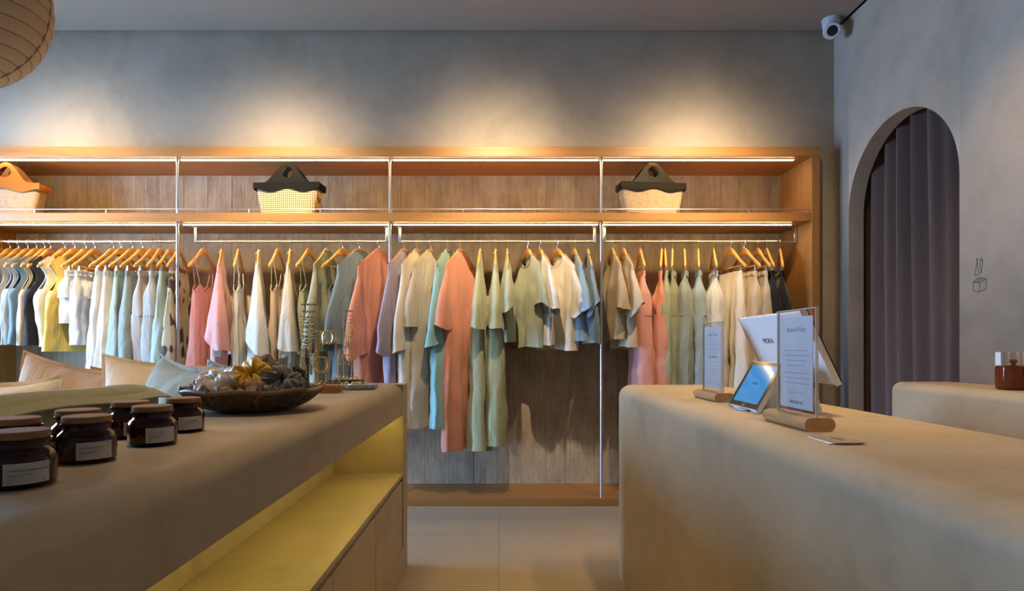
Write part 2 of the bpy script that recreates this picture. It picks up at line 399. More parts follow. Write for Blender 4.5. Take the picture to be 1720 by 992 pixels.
def eb_sel(a, b):
    top = a.z > .94 and b.z > .94
    far = a.y > LYE-.001 and b.y > LYE-.001
    near = a.y < 3.091 and b.y < 3.091
    if near: return False
    if top and not far: return True
    return far and (top or abs(a.z-b.z) > .5)
lp(eb, 'end_block', M['counter'], bevel=rr, seg=8, bevel_fn=eb_sel)
lp(MB().box(NX, LX1-.002, -0.35, 3.09, NZ0, NZ0+.022), 'niche_shelf', M['counter'], bevel=.003, seg=2)
dy = [3.085, 2.44, 1.82, 1.20, 0.58, -0.04]
for i in range(5):
    lp(MB().box(LX1-.026, LX1-.004, dy[i+1]+.004, dy[i]-.004, .136, NZ0-.018), 'door', M['counter'], bevel=.002, seg=1)
lp(MB().box(LX1-.09, LX1-.07, -0.3, 3.06, NZ1-.008, NZ1), 'light_strip', M['niche_led'])

# right counter: solid rounded block
rc = MB().box(0.584, 1.12, -0.35, 3.14, 0, COUNTER)
def rc_sel(a, b): return not (a.z < .01 and b.z < .01)
o = rc.build('sales_counter', M['counter'], bevel=0.06, seg=8, bevel_fn=rc_sel)
tag(o, 'solid rounded plaster sales counter carrying the tablet and signs, on the right', 'counter')
bc = MB().box(2.13, WALLX-.002, -0.35, 3.40, 0, COUNTER)
o = bc.build('wall_counter', M['counter'], bevel=0.05, seg=8, bevel_fn=lambda a, b: not (a.z < .01 and b.z < .01) and not (a.x > 2.4 and b.x > 2.4))
tag(o, 'low rounded plaster ledge against the right wall beside the curtain', 'counter')

# curtain in the arch
cm = fabric((0.135, 0.088, 0.072), 0.1, 0.1)
R = []
ny = 150
for zi in range(14):
    z = 0.02+zi*(2.66-.02)/13; row = []
    for i in range(ny):
        y = 3.16+i*(4.50-3.16)/(ny-1)
        ph = i/ny*2*math.pi*9.5
        a = 0.046*(0.8+0.2*zi/13)
        x = WALLX+TW+0.075+a*math.sin(ph+0.4*math.sin(ph*.31+1)+.15*math.sin(z*2))+0.020*math.sin(2*ph+1.1)+.006*math.sin(3*ph)
        row.append((x, y+0.012*math.sin(z*1.7+i*.05), z))
    R.append(row)
cu = empty('curtain', (WALLX+TW+.075, 3.8, 0)); tag(cu, 'dark plum curtain hanging in pleats inside the arched doorway', 'curtain')
mb = MB().rings(R, closed=False); mb.v = [(x-WALLX-TW-.075, y-3.8, z) for x, y, z in mb.v]
mb.build('drape', cm, cu, recalc=False)
MB().tube([(0, -.64, 2.67), (0, .70, 2.67)], .012, 10).build('curtain_rod', M['steel'], cu)

# ------------------------------------------------------------------ hangers and garments
SHP = [(0, -.056), (.02, -.059), (.04, -.070), (.06, -.088), (.10, -.124), (.15, -.162), (.20, -.196), (.22, -.208)]
def sh(x):
    x = abs(x)
    for i in range(len(SHP)-1):
        if x <= SHP[i+1][0]:
            (a, za), (b, zb) = SHP[i], SHP[i+1]; return lerp(za, zb, (x-a)/(b-a))
    return SHP[-1][1]-(x-.22)*1.1
def make_hanger(clips):
    h = empty('wooden_hanger')
    R = []
    for i in range(25):
        x = -.22+.44*i/24; zt = sh(x)-.004; t = lerp(.052, .027, min(1, abs(x)/.09)); d = lerp(.0065, .0095, abs(x)/.22)
        if i in (0, 24): t *= .55; d *= .6; zt -= .004
        yo = 0
        R.append([(x, yo+d*c, zt-t/2+t/2*s) for c, s in ((.6, 1), (1, .6), (1, -.6), (.6, -1), (-.6, -1), (-1, -.6), (-1, .6), (-.6, 1))])
    MB().rings(R, cap0=True, cap1=True).build('arms', M['hanger'], h)
    MB().tube([(-.185, 0, -.211), (.185, 0, -.211)], .0048, 8).build('bar', M['hanger'], h)
    hk = [(0, 0, -.075), (0, 0, -.045), (.006, 0, -.038), (.017, 0, -.026), (.0175, 0, -.010), (.010, 0, .003), (0, 0, .0065), (-.011, 0, .003), (-.0165, 0, -.006)]
    MB().tube(hk, .0022, 6).build('hook', M['steel'], h)
    if clips:
        for s in (-1, 1):
            MB().box(s*.15-.010, s*.15+.010, -.010, .010, -.260, -.232).box(s*.15-.006, s*.15+.006, -.006, .006, -.236, -.206).build('clip', M['steel'], h, bevel=.002, seg=1)
    return h
PROTO = {False: None, True: None}

RNG = random.Random(11)
def folds(seed, ks=(2, 3, 5), amp=(1, .7, .4)):
    r = random.Random(seed); ph = [r.uniform(0, 6.28) for _ in range(8)]
    def f(u, side):
        return sum(a*math.sin(k*math.pi*u+ph[i]+side*1.9) for i, (k, a) in enumerate(zip(ks, amp)))/sum(amp)
    return f
def tube_body(seed, hw, thick, ztop, zhem, fa, n=76, m=30, front=-1, skip=None, sq=.75, ks=(2, 3, 5), v0=0.0, wr=.006, power=.55, sway=0.0):
    """closed cloth tube; hw(v), thick(v) half sizes, ztop(x, side), zhem(u, side)"""
    f = folds(seed, ks); R = []
    def row(v, inset=0, dz=0):
        r = []
        for i in range(n):
            th = 2*math.pi*i/n; c, s = math.cos(th), math.sin(th)
            u = sgnpow(c, sq); side = 1 if s >= 0 else -1
            x = hw(v)*u; T = thick(v)-inset
            zt, zh = ztop(x, side), zhem(u, side)
            z = lerp(zt, zh, v)+dz
            y = T*sgnpow(s, power)
            a = fa*(v**.8)
            y += a*f(u+sway*v, side)*min(1, abs(s)*1.6+.25)
            x += .25*a*f(u*1.3+.4, side)
            nv = noise.noise_vector(Vector((x*7+seed*3.1, side*2+seed, z*5)))+.55*noise.noise_vector(Vector((x*19+z*9+seed, side*3+seed, z*8-x*6)))
            w = 1.5*wr*min(1, v*4)
            r.append((x*(1-inset*.02)+nv.x*w, y+nv.y*w*1.6, z))
        return r
    for j in range(m+1): R.append(row(v0+(1-v0)*j/m))
    R.append(row(1.0, .004, .004)); R.append(row(.985, .005, .0))
    return R
def sleeve(seed, sgn, A, ah, L, ang, rw, ty0, ty1, tilt=0.0, n=30, m=16, fa=.16):
    r = random.Random(seed); ph = [r.uniform(0, 6.28) for _ in range(4)]
    a = math.radians(ang); d = Vector((sgn*math.sin(a), 0, -math.cos(a))); pe = Vector((sgn*math.cos(a), 0, math.sin(a)))
    yt = tilt*r.choice((-.9, .9, .6)); C0 = Vector(A)+Vector((-sgn*.012, 0, -ah*.5)); C1 = Vector(A)+d*L+pe*(-rw*.35); R = []
    def row(t, ins=0, dz=0):
        q = []
        st = sstep(t)
        for i in range(n):
            th = 2*math.pi*i/n; c, s = math.cos(th), math.sin(th)
            C = C0.lerp(C1, t)
            e = Vector((0, 0, ah*.5)).lerp(pe*rw, sstep(min(1, t*1.5)))
            T = lerp(ty0, ty1, t**.8)*(1-ins)
            mod = 1+fa*t*(math.sin(2*th+ph[0])+.7*math.sin(3*th+ph[1])+.4*math.sin(5*th+ph[2]))
            p = C+e*(c*mod*(1-ins))+Vector((0, s*T*mod, 0))
            p.z += -tilt*t*t*(.5+.5*math.cos(th))-yt*t*t*math.sin(th)-.35*abs(tilt)*t*t*math.cos(2*th+ph[3])+dz
            nv = noise.noise_vector(Vector((p.x*9+seed, p.y*9, p.z*7)))+.5*noise.noise_vector(Vector((p.x*22+seed, p.y*22, p.z*17)))
            q.append(p+nv*.010*t)
        return q
    for j in range(m+1): R.append(row(j/m))
    R.append(row(1, .04, .004)); R.append(row(.97, .06, 0))
    return R

def neck(nw, nf, nbk, front):
    def zt(x, side):
        z = sh(x)+.004
        if abs(x) < nw:
            q = math.sqrt(max(0, 1-(x/nw)**2)); z = lerp(sh(nw), z, .0)+.004 if False else sh(nw)+.004
            z -= (nf if side == front else nbk)*q
        return z
    return zt
def neckband(root, R, nw, mat, r=.0045):
    top = R[0]; pts = [Vector(p) for p in top]
    fr_ = [p for p in pts[:len(pts)//2] if abs(p.x) <= nw*1.02]; bk = [p for p in pts[len(pts)//2:] if abs(p.x) <= nw*1.02]
    loop = fr_+bk
    if len(loop) > 6: MB().tube(loop, r, 6, closed=True).build('neckband', mat, root)

def g_shirt(root, seed, mat, length, hw0=.225, hw1=.25, th=.055, nw=.062, nf=.06, nbk=.0, sl=.30, sa=14, srw=.095, sty=.065, tilt=.03, fa=.030, front=-1, band=True, ah=.2, hemtilt=0.0):
    hw = lambda v: lerp(hw0, hw1, sstep(v*1.2))
    thk = lambda v: .013+th*(sstep(v*2.2)*.75+.25*v)
    R = tube_body(seed, hw, thk, neck(nw, nf, nbk, front), lambda u, s: -length-.012*math.sin(u*3+seed)+hemtilt*u, fa, front=front)
    MB().rings(R).build('body', mat, root, angle=60)
    if band: neckband(root, R, nw, mat)
    if sl:
        for s in (1, -1):
            A = (s*(hw0-.004), 0, sh(hw0)+.002)
            MB().rings(sleeve(seed*7+s, s, A, ah, sl, sa if s > 0 else 1, srw if s > 0 else srw*.55, .016, sty, tilt)).build('sleeve', mat, root, angle=60)
def g_tank(root, seed, mat, length, hw1=.24, th=.03, front=-1):
    def hw(v):
        if v < .22: return lerp(.205, .150, sstep(v/.22))
        if v < .40: return lerp(.150, .235, sstep((v-.22)/.18))
        return lerp(.235, hw1, (v-.40)/.60)
    thk = lambda v: .013+th*sstep(v*2)
    n = 84
    zt = neck(.11, .16, .08, front)
    R = tube_body(seed, hw, thk, zt, lambda u, s: -length, .014, n=n, m=34)
    def skip(i, j):
        c = abs(math.cos(2*math.pi*(i+.5)/n)); return j < 11 and c > .985
    MB().rings(R, skip=skip).build('body', mat, root, angle=60)
    neckband(root, R, .11, mat, .004)
    for s in (1, -1):
        q = 0 if s == 1 else n//2
        e1 = [R[j][(q+2) % n] for j in range(0, 12)]; e2 = [R[j][(q-2) % n] for j in range(0, 12)]
        MB().tube(e1+e2[::-1], .004, 6).build('armhole_trim', mat, root)
def g_cami(root, seed, mat, length, hw0=.145, hw1=.22, th=.05, ztop=-.34, sx=.10, fa=.03):
    def zt(x, side):
        q = abs(x)/hw0
        z = ztop-.055*max(0, q-.62)/.38
        if side == -1: z -= .075*max(0, 1-q/.62)
        else: z -= .05*max(0, 1-q/.62)
        return z
    hw = lambda v: lerp(hw0, hw1, v); thk = lambda v: .022+th*v
    R = tube_body(seed, hw, thk, zt, lambda u, s: -length, fa, ks=(2, 4, 5))
    MB().rings(R).build('body', mat, root, angle=60)
    MB().tube(R[0], .0035, 6, closed=True).build('neckband', mat, root)
    for s in (1, -1):
        for side in (1, -1):
            p = (s*hw0*.66, side*.02, ztop+.004)
            MB().tube([p, (s*.125, side*.011, lerp(ztop, sh(.14), .6)), (s*.145, side*.008, sh(.145)-.004), (s*.147, 0, sh(.147)+.004)], .0028, 6).build('strap', mat, root)
def g_skirt(root, seed, mat, length, hw0=.165, hw1=.25, th0=.02, th=.07, fa=.030, z0=-.248, ks=(3, 5, 7), band=.03, smock=False):
    hw = lambda v: lerp(hw0, hw1, v**.8); thk = lambda v: th0+th*v**.8
    R = tube_body(seed, hw, thk, lambda x, s: z0-band, lambda u, s: -length, fa, ks=ks, n=96)
    mb = MB().rings(R); mb.build('body', mat, root, angle=60)
    B = []
    for j in range(5):
        row = []
        for i in range(96):
            th_ = 2*math.pi*i/96; c, s = math.cos(th_), math.sin(th_)
            g_ = 1+.10*math.sin(i*2*math.pi/4)+.05*math.sin(i*1.7+j)
            row.append((hw0*1.0*sgnpow(c, .75), (th0+.002)*sgnpow(s, .55)*g_, z0-j*(band+.004)/4))
        B.append(row)
    MB().rings(B).build('waistband', mat, root, angle=60)
def g_pants(root, seed, mat, length, hw0=.165, hw1=.20, th0=.018, th=.045, fa=.020, z0=-.248, crotch=.33, gap=.012):
    hw = lambda v: lerp(hw0, hw1, sstep(v*2)); thk = lambda v: th0+th*sstep(v*1.5)
    zc = z0-crotch
    R = tube_body(seed, hw, thk, lambda x, s: z0-.034, lambda u, s: zc, fa, n=80, m=14, ks=(3, 5, 7))[:15]
    mb = MB().rings(R)
    f = folds(seed+5, (2, 3, 4))
    for s in (1, -1):
        L = []
        for j in range(25):
            v = j/24; row = []
            for i in range(44):
                t = 2*math.pi*i/44; c, q = math.cos(t), math.sin(t)
                w = lerp(hw1*.5, hw1*.45, min(1, v*2))
                x = s*(hw1*.5+gap*v*.5)+w*sgnpow(c, .75)
                y = lerp(th0+th, th0+th*1.05, v)*sgnpow(q, .65)*(1+.5*min(1, v*3)*f(c*.8, 1 if q > 0 else -1))
                z = lerp(zc+.012, -length, v)
                nv = noise.noise_vector(Vector((x*8+seed, y*8, z*6)))
                nv = (nv+.6*noise.noise_vector(Vector((x*20+seed, y*20, z*15))))*min(1, v*4); row.append((x+nv.x*.010, y+nv.y*.014+.010*math.sin(z*3+seed)*min(1, v*3), z))
            L.append(row)
        L.append([(p[0], p[1]*.94, p[2]+.006) for p in L[-1]])
        mb.rings(L)
    mb.build('legs', mat, root, angle=60)
    B = []
    for j in range(6):
        row = []
        for i in range(80):
            t = 2*math.pi*i/80; c, q = math.cos(t), math.sin(t)
            g_ = 1+.16*math.sin(i*2*math.pi/4+j*.2)+.08*math.sin(i*1.9)
            row.append((hw0*1.01*sgnpow(c, .75), (th0+.004)*sgnpow(q, .55)*g_+.002*math.sin(j*1.6), z0-j*.038/5))
        B.append(row)
    MB().rings(B).build('waistband', mat, root, angle=60)
def g_tag(root, x, z):
    t = MB().box(x, x+.0015, -.022, .022, z-.085, z).build('price_tag', plain('tag_card', (.62, .60, .56), .7), root, bevel=.0005, seg=1)
    MB().box(x+.0016, x+.002, -.011, .011, z-.034, z-.030).box(x+.0016, x+.002, -.008, .008, z-.066, z-.063).build('print', M['greyink'], t)
    MB().tube([(x, 0, z-.004), (x-.01, .004, z+.03), (x-.03, .0, z+.06)], .0008, 5).build('string', M['ink'], t)

def solve_yaw(h, nr, L=.215):
    X = (h-CX)*RY/F_PX; lo, hi = -1.2, 1.2
    for _ in range(50):
        m = (lo+hi)/2; v = CX+F_PX*(X+L*math.sin(m))/(RY-L*math.cos(m))
        if v < nr: lo = m
        else: hi = m
    return (lo+hi)/2
def hemlen(ypx, Y=4.45): return RZ-(EYE+(CY-ypx)*Y/F_PX)
C = dict(
 coral=(.72,.30,.20), pink=(.74,.36,.31), rose=(.68,.28,.24), white=(.72,.70,.66), cream=(.78,.70,.58), beige=(.62,.50,.36), linen=(.58,.49,.37),
 tan=(.50,.38,.24), sage=(.36,.38,.27), mint=(.40,.48,.42), olive=(.30,.30,.18), slate=(.16,.19,.22), steelblue=(.22,.30,.36), blue=(.26,.37,.45),
 lavender=(.42,.36,.46), turq=(.30,.56,.58), green=(.43,.44,.26), denim=(.15,.22,.27), taupe=(.42,.34,.27), black=(.018,.018,.02), yellow=(.80,.56,.13),
 grey=(.46,.46,.43), teal=(.20,.30,.30), greygreen=(.30,.34,.29), bluegrey=(.33,.40,.42), rosegrey=(.48,.40,.34))
G = [
 # kind, hook px, near-end px, hem px, colour, label, options
 ('tank', 3, -37, 578, 'teal', 'teal sleeveless top at the far left end of the rail', {}),
 ('tank', 17, -22, 578, 'greygreen', 'grey-green sleeveless top beside the teal one', {}),
 ('tank', 31.5, -7, 579, 'taupe', 'taupe sleeveless top left of the pale grey top', {}),
 ('tank', 47, 8, 579, 'grey', 'pale grey sleeveless top with open armhole', {}),
 ('tank', 61.7, 21, 577, 'denim', 'denim blue sleeveless top left of the tan top', {}),
 ('tank', 75.6, 36, 580, 'tan', 'tan brown sleeveless top left of the black top', {}),
 ('tank', 85.3, 47, 580, 'black', 'black sleeveless top on the left rail', {}),
 ('tank', 109.7, 64, 582, 'cream', 'cream sleeveless top mostly hidden behind the yellow top', dict(hw1=.20)),
 ('tank', 126, 82, 590, 'yellow', 'bright yellow sleeveless top', dict(hw1=.26)),
 ('shorts', 145, 104, 543, 'white', 'upper pair of short white shorts next to the yellow top', {}),
 ('shorts', 160, 122, 579, 'white', 'longer white shorts beside the upper white pair', {}),
 ('skirt', 191, 151, 690, 'white', 'long white skirt first after the shorts', {}),
 ('skirt', 204, 166, 690, 'cream', 'long off-white skirt behind the white skirt', {}),
 ('skirt', 223, 184, 700, 'mint', 'mint green skirt with wide folds on the left rail', {}),
 ('skirt', 240, 203, 700, 'greygreen', 'grey-green skirt between the mint and taupe skirts', {}),
 ('pants', 257, 226, 700, 'rosegrey', 'taupe pink trousers on the left rail', {}),
 ('pants', 270, 247, 700, 'grey', 'light grey trousers near the left pole', {}),
 ('skirt', 286, 264, 700, 'mint', 'pale mint skirt with smocked waist near the left pole', {}),
 ('skirt', 301, 281, 690, 'print', 'brown leaf-print skirt right behind the left pole', {}),
 # second bay
 ('cami', 342, 317, 705, 'rose', 'rose pink strappy slip dress right of the left pole', {}),
 ('shirt', 372, 367, 690, 'pink', 'pink loose-sleeved dress with a hanging price tag', dict(sl=.55, sa=6, ah=0.26, srw=.10, sty=.085, tilt=.07, tag=(.29, -.785))),
 ('cami', 401, 393, 705, 'white', 'white strappy satin slip dress', dict(gloss=True)),
 ('shirt', 434, 432, 690, 'white', 'white loose-sleeved tunic seen edge-on', dict(sl=.57, sa=6, ah=0.26, srw=.10, sty=.078, tilt=.07)),
 ('cami', 467, 452, 705, 'beige', 'beige strappy slip dress between white tunic and linen tunic', {}),
 ('shirt', 487, 484, 690, 'linen', 'crinkled linen tunic with a pale price tag', dict(sl=.60, sa=6, ah=0.26, srw=.10, sty=.08, tilt=.03, tag=(.27, -.83))),
 ('cami', 519, 498, 705, 'sage', 'sage strappy slip dress behind the necklace stand', {}),
 ('shirt', 549, 528, 690, 'sage', 'sage grey tunic behind the bangle stand', dict(sl=.58, sa=6, ah=0.26, sty=.06)),
 ('cami', 576, 541, 705, 'slate', 'dark slate strappy slip dress beside the grey-blue tunic', {}),
 ('shirt', 604, 568, 690, 'steelblue', 'slate blue tunic left of the coral tunic', dict(sl=.57, sa=6, ah=0.26, sty=.05)),
 ('shirt', 637, 604, 720, 'coral', 'coral tunic with wide sleeves beside the middle pole', dict(sl=.57, sa=6, ah=0.26, srw=.11, sty=.05, tilt=.08, hw0=.235)),
 # third bay
 ('shirt', 679, 653, 700, 'lavender', 'lavender long tunic right of the middle pole', dict(sl=.61, sa=6, ah=0.26, srw=.09, sty=.05, tilt=.03)),
 ('shirt', 700.6, 676, 720, 'cream', 'cream long tunic beside the lavender one', dict(sl=.62, sa=6, ah=0.26, srw=.085, sty=.05, tilt=.02)),
 ('shirt', 724, 695, 718, 'linen', 'greige long shirt dress between cream tunic and turquoise dress', dict(sl=.42, sa=8, ah=0.22, srw=.08, sty=.045)),
 ('shirt', 752, 733, 716, 'turq', 'turquoise long dress with loose sleeves', dict(sl=.57, sa=6, ah=0.26, srw=.08, sty=.045, th=.04)),
 ('shirt', 774.5, 749, 755, 'coral', 'coral long dress with short sleeves', dict(sl=.43, sa=9, ah=0.22, srw=.085, sty=.055, tilt=.03, hw1=.24)),
 ('shirt', 807, 803, 756, 'green', 'green long dress right of the coral dress', dict(sl=.44, sa=7, ah=0.22, srw=.085, sty=.06, hw1=.23, th=.06)),
 ('shirt', 832, 832, 750, 'green', 'green long dress left of the pale sage tee', dict(sl=.44, sa=7, ah=0.22, srw=.09, sty=.065, hw1=.23, th=.065)),
 ('tee', 852, 853, 577, 'sage', 'pale sage tee seen edge-on beside the green dresses', {}),
 ('tee', 886, 906, 584, 'sage', 'sage grey tee with round neck facing forward', {}),
 ('tee', 906.5, 923, 578, 'white', 'white tee half hidden between sage tee and cream tee', {}),
 ('tee', 935.6, 963, 586, 'cream', 'off-white tee with round neck facing forward', {}),
 ('tee', 964.4, 977, 572, 'blue', 'light blue tee left of the slate blue tee', {}),
 ('tee', 987, 994, 578, 'steelblue', 'slate blue tee beside the right pole', {}),
 # fourth bay
 ('tee', 1028, 1042, 572, 'tan', 'tan tee right of the right pole', {}),
 ('tee', 1046.6, 1062, 584, 'beige', 'lighter beige tee beside the tan tee', {}),
 ('pants', 1075, 1083, 730, 'pink', 'pink trousers next to the beige tee', {}),
 ('pants', 1112, 1110, 730, 'coral', 'coral trousers in the right bay', {}),
 ('pants', 1117, 1119, 730, 'sage', 'sage trousers squeezed behind the coral trousers', dict(th=.025)),
 ('pants', 1130, 1129, 730, 'olive', 'olive trousers in the right bay', {}),
 ('pants', 1150, 1151, 730, 'greygreen', 'grey-green crumpled trousers in the right bay', {}),
 ('pants', 1173, 1174, 730, 'bluegrey', 'blue-grey crumpled trousers in the right bay', {}),
 ('pants', 1198, 1204, 730, 'white', 'white trousers behind the care sign', {}),
 ('skirt', 1227, 1252, 730, 'cream', 'wide cream skirt behind the till screen', {}),
 ('pants', 1250, 1277, 730, 'beige', 'beige trousers behind the till screen', {}),
 ('pants', 1272, 1293, 730, 'linen', 'sand coloured trousers left of the black trousers', {}),
 ('pants', 1287, 1300, 730, 'black', 'black trousers nearer the sand coloured pair', {}),
 ('pants', 1310, 1315, 730, 'black', 'black trousers at the right end of the rail', {}),
]
GROUP = {'tank': 'sleeveless tops on the left rail', 'shorts': 'white shorts on the left rail', 'skirt': 'skirts on clip hangers', 'cami': 'strappy slip dresses', 'shirt': 'tunics and dresses on the rail', 'tee': 'short-sleeved tees on the rail', 'pants': 'trousers on clip hangers'}
CAT = {'tank': 'top', 'shorts': 'shorts', 'skirt': 'skirt', 'cami': 'dress', 'shirt': 'tunic', 'tee': 'tee', 'pants': 'trousers'}
NAME = {'tank': 'sleeveless_top', 'shorts': 'shorts', 'skirt': 'skirt', 'cami': 'slip_dress', 'shirt': 'tunic', 'tee': 'tee_shirt', 'pants': 'trousers'}
print_m = printed((.42, .36, .26), (.06, .035, .02))
for gi, (kind, hx, nx, hy, colr, label, opt) in enumerate(G):
    phi = solve_yaw(hx, nx); X = (hx-CX)*RY/F_PX
    rz = math.atan2(-math.cos(phi), math.sin(phi))
    clips = kind in ('skirt', 'pants', 'shorts')
    if PROTO[clips] is None: h = PROTO[clips] = make_hanger(clips)
    else: h = copy_tree(PROTO[clips])
    h.location = (X, RY, RZ); h.rotation_euler = (0, 0, rz)
    tag(h, 'wooden hanger carrying the '+label, 'hanger', 'wooden hangers on the rails')
    nm = NAME[kind]
    if kind == 'shirt' and 'dress' in label: nm = 'dress'
    r = empty(nm, (X, RY, RZ), rz)
    tag(r, label, 'dress' if nm == 'dress' else CAT[kind], GROUP[kind])
    opt = dict(opt); gloss = opt.pop('gloss', False); tg = opt.pop('tag', None)
    mat = print_m if colr == 'print' else fabric(mulc(C[colr], .84), 0.5 if colr in ('linen', 'greygreen', 'bluegrey') else 0.32, gloss=gloss)
    L = hemlen(hy); sd = gi+3
    if kind == 'tank': g_tank(r, sd, mat, L, **opt)
    elif kind == 'shirt': g_shirt(r, sd, mat, L, **opt)
    elif kind == 'tee': g_shirt(r, sd, mat, L, **{**dict(hw0=.235, hw1=.235, sl=.29, sa=16, srw=.09, sty=.045, tilt=.05, nw=.10, nf=.085, nbk=.02, th=.045, ah=.19), **opt})
    elif kind == 'cami': g_cami(r, sd, mat, L, **opt)
    elif kind == 'skirt': g_skirt(r, sd, mat, L, **opt)
    elif kind == 'pants': g_pants(r, sd, mat, L, **opt)
    elif kind == 'shorts': g_pants(r, sd, mat, L, hw0=.185, hw1=.215, th=.035, crotch=.20, **opt)
    if tg: g_tag(r, tg[0], tg[1])

# ------------------------------------------------------------------ bags on the shelf
def cane_mat():
    m, nt, b = new_mat('cane_webbing'); tc = N(nt, 'ShaderNodeTexCoord'); mp = N(nt, 'ShaderNodeMapping')
    mp.inputs['Scale'].default_value = (66, 66, 66); nt.links.new(tc.outputs['Object'], mp.inputs['Vector'])
    sx = N(nt, 'ShaderNodeSeparateXYZ'); nt.links.new(mp.outputs[0], sx.inputs[0]); ds = []
    for k in (0, 2):
        fr_ = N(nt, 'ShaderNodeMath', _operation='FRACT'); nt.links.new(sx.outputs[k], fr_.inputs[0])
        sb = N(nt, 'ShaderNodeMath', _operation='SUBTRACT'); nt.links.new(fr_.outputs[0], sb.inputs[0]); sb.inputs[1].default_value = .5
        pw = N(nt, 'ShaderNodeMath', _operation='POWER'); ab = N(nt, 'ShaderNodeMath', _operation='ABSOLUTE')
        nt.links.new(sb.outputs[0], ab.inputs[0]); nt.links.new(ab.outputs[0], pw.inputs[0]); pw.inputs[1].default_value = 2; ds.append(pw.outputs[0])
    ad = N(nt, 'ShaderNodeMath', _operation='ADD'); nt.links.new(ds[0], ad.inputs[0]); nt.links.new(ds[1], ad.inputs[1])
    lt = N(nt, 'ShaderNodeMath', _operation='GREATER_THAN'); nt.links.new(ad.outputs[0], lt.inputs[0]); lt.inputs[1].default_value = .085
    nt.links.new(lt.outputs[0], b.inputs['Alpha']); b.inputs['Base Color'].default_value = (.52, .36, .18, 1); b.inputs['Roughness'].default_value = .5
    return m
def burlap_mat():
    m, nt, b = new_mat('woven_fibre'); co = coords(nt, (40, 40, 420)); co2 = coords(nt, (420, 420, 30))
    a = N(nt, 'ShaderNodeTexNoise', Scale=1.0, Detail=3.0); c = N(nt, 'ShaderNodeTexNoise', Scale=1.0, Detail=3.0)
    nt.links.new(co, a.inputs['Vector']); nt.links.new(co2, c.inputs['Vector'])
    mx = N(nt, 'ShaderNodeMath', _operation='MULTIPLY_ADD'); mx.inputs[1].default_value = .5; hf = N(nt, 'ShaderNodeMath', _operation='MULTIPLY'); hf.inputs[1].default_value = .5; nt.links.new(c.outputs['Fac'], hf.inputs[0]); nt.links.new(a.outputs['Fac'], mx.inputs[0]); nt.links.new(hf.outputs[0], mx.inputs[2])
    cc = ramp(nt, mx.outputs[0], [(.35, (.22, .145, .075)), (.5, (.36, .255, .145)), (.65, (.42, .31, .19))])
    nt.links.new(cc, b.inputs['Base Color']); b.inputs['Roughness'].default_value = .8; bump(nt, b, mx.outputs[0], .5, .004); return m
def leather(name, rgb, ro=.45):
    m, nt, b = new_mat(name); co = coords(nt); n = N(nt, 'ShaderNodeTexNoise', Scale=90.0, Detail=3.0); nt.links.new(co, n.inputs['Vector'])
    b.inputs['Base Color'].default_value = (*rgb, 1); b.inputs['Roughness'].default_value = ro; b.inputs['Specular IOR Level'].default_value = .08; bump(nt, b, n.outputs['Fac'], .15, .002); return m
def make_bag(loc, rz, wm, lm, label, w0=.198, w1=.242, hb=.225, lined=True):
    """trapezoid tote: woven body, leather yoke with a round grip hole on both faces"""
    r = empty('tote_bag', loc, rz); tag(r, label, 'bag', 'tote bags on the shelf')
    def hwz(z): return lerp(w0, w1, z/hb)
    def dep(z): return lerp(.068, .063, z/hb)
    def yoke_low(u): return .185+.030*(abs(u))**1.5*0+.018*math.cos(u*math.pi*2)*-1*(-1)*.6+.012*abs(u)
    def ring(z, ins=0, n=56):
        q = []
        for i in range(n):
            t = 2*math.pi*i/n
            q.append(((hwz(z)-ins)*sgnpow(math.cos(t), .35), (dep(z)-ins)*sgnpow(math.sin(t), .35), z))
        return q
    MB().rings([ring(hb*j/10) for j in range(11)], cap0=True).build('woven_body', wm, r, angle=50)
    if lined: MB().rings([ring(.004+(hb-.01)*j/10, .004) for j in range(11)], cap0=True).build('lining', plain('lining', (.05, .035, .02), .9), r, angle=50)
    ht = .388; hc = .312; hr = .041
    from mathutils.geometry import tessellate_polygon
    def ytop(x):
        ax = abs(x)
        return hb+.010+(ht-hb-.010)*(.5+.5*math.cos(min(1, ax/.165)*math.pi))**.80
    def ylow(x): return .178+.013*math.cos(abs(x)/w1*math.pi*2)
    m_ = 60
    xs = [-w1-.003+2*(w1+.003)*i/m_ for i in range(m_+1)]
    outer = [(x, ylow(x)) for x in xs]+[(x, ytop(x)) for x in reversed(xs)]
    hole = [(hr*math.cos(2*math.pi*i/40), hc+hr*math.sin(2*math.pi*i/40)) for i in range(40)]
    tris = tessellate_polygon([[Vector((p[0], p[1], 0)) for p in outer], [Vector((p[0], p[1], 0)) for p in hole]])
    allp = outer+hole; no = len(outer); nh = len(hole)
    for s in (1, -1):
        def yy(z, off): return s*(.066+off-max(0, z-hb)*.20)
        mb = MB(); k_ = len(allp)
        vs = [(p[0], yy(p[1], .007), p[1]) for p in allp]+[(p[0], yy(p[1], -.0005), p[1]) for p in allp]
        fs = [tuple(t) for t in tris]+[tuple(i+k_ for i in reversed(t)) for t in tris]
        fs += [(i, (i+1) % no, k_+(i+1) % no, k_+i) for i in range(no)]+[(no+i, no+(i+1) % nh, k_+no+(i+1) % nh, k_+no+i) for i in range(nh)]
        mb.add(vs, fs).build('leather_yoke', lm, r, angle=35)
    for s in (1, -1):
        MB().box(s*(w1-.004)-.006, s*(w1-.004)+.006, -.066, .066, hb-.045, hb+.008).build('side_strap', lm, r, bevel=.004, seg=2)
    return r
burl = burlap_mat()
Lz = 2.0975
make_bag((-3.625, 4.53, Lz), math.radians(6), burl, leather('tan_leather', (.34, .115, .022)), 'tote bag of woven fibre with tan leather handle')
make_bag((-1.563, 4.53, Lz), math.radians(-3), cane_mat(), leather('black_leather', (.006, .0055, .005), .7), 'cane webbing tote bag with matte black leather handle')
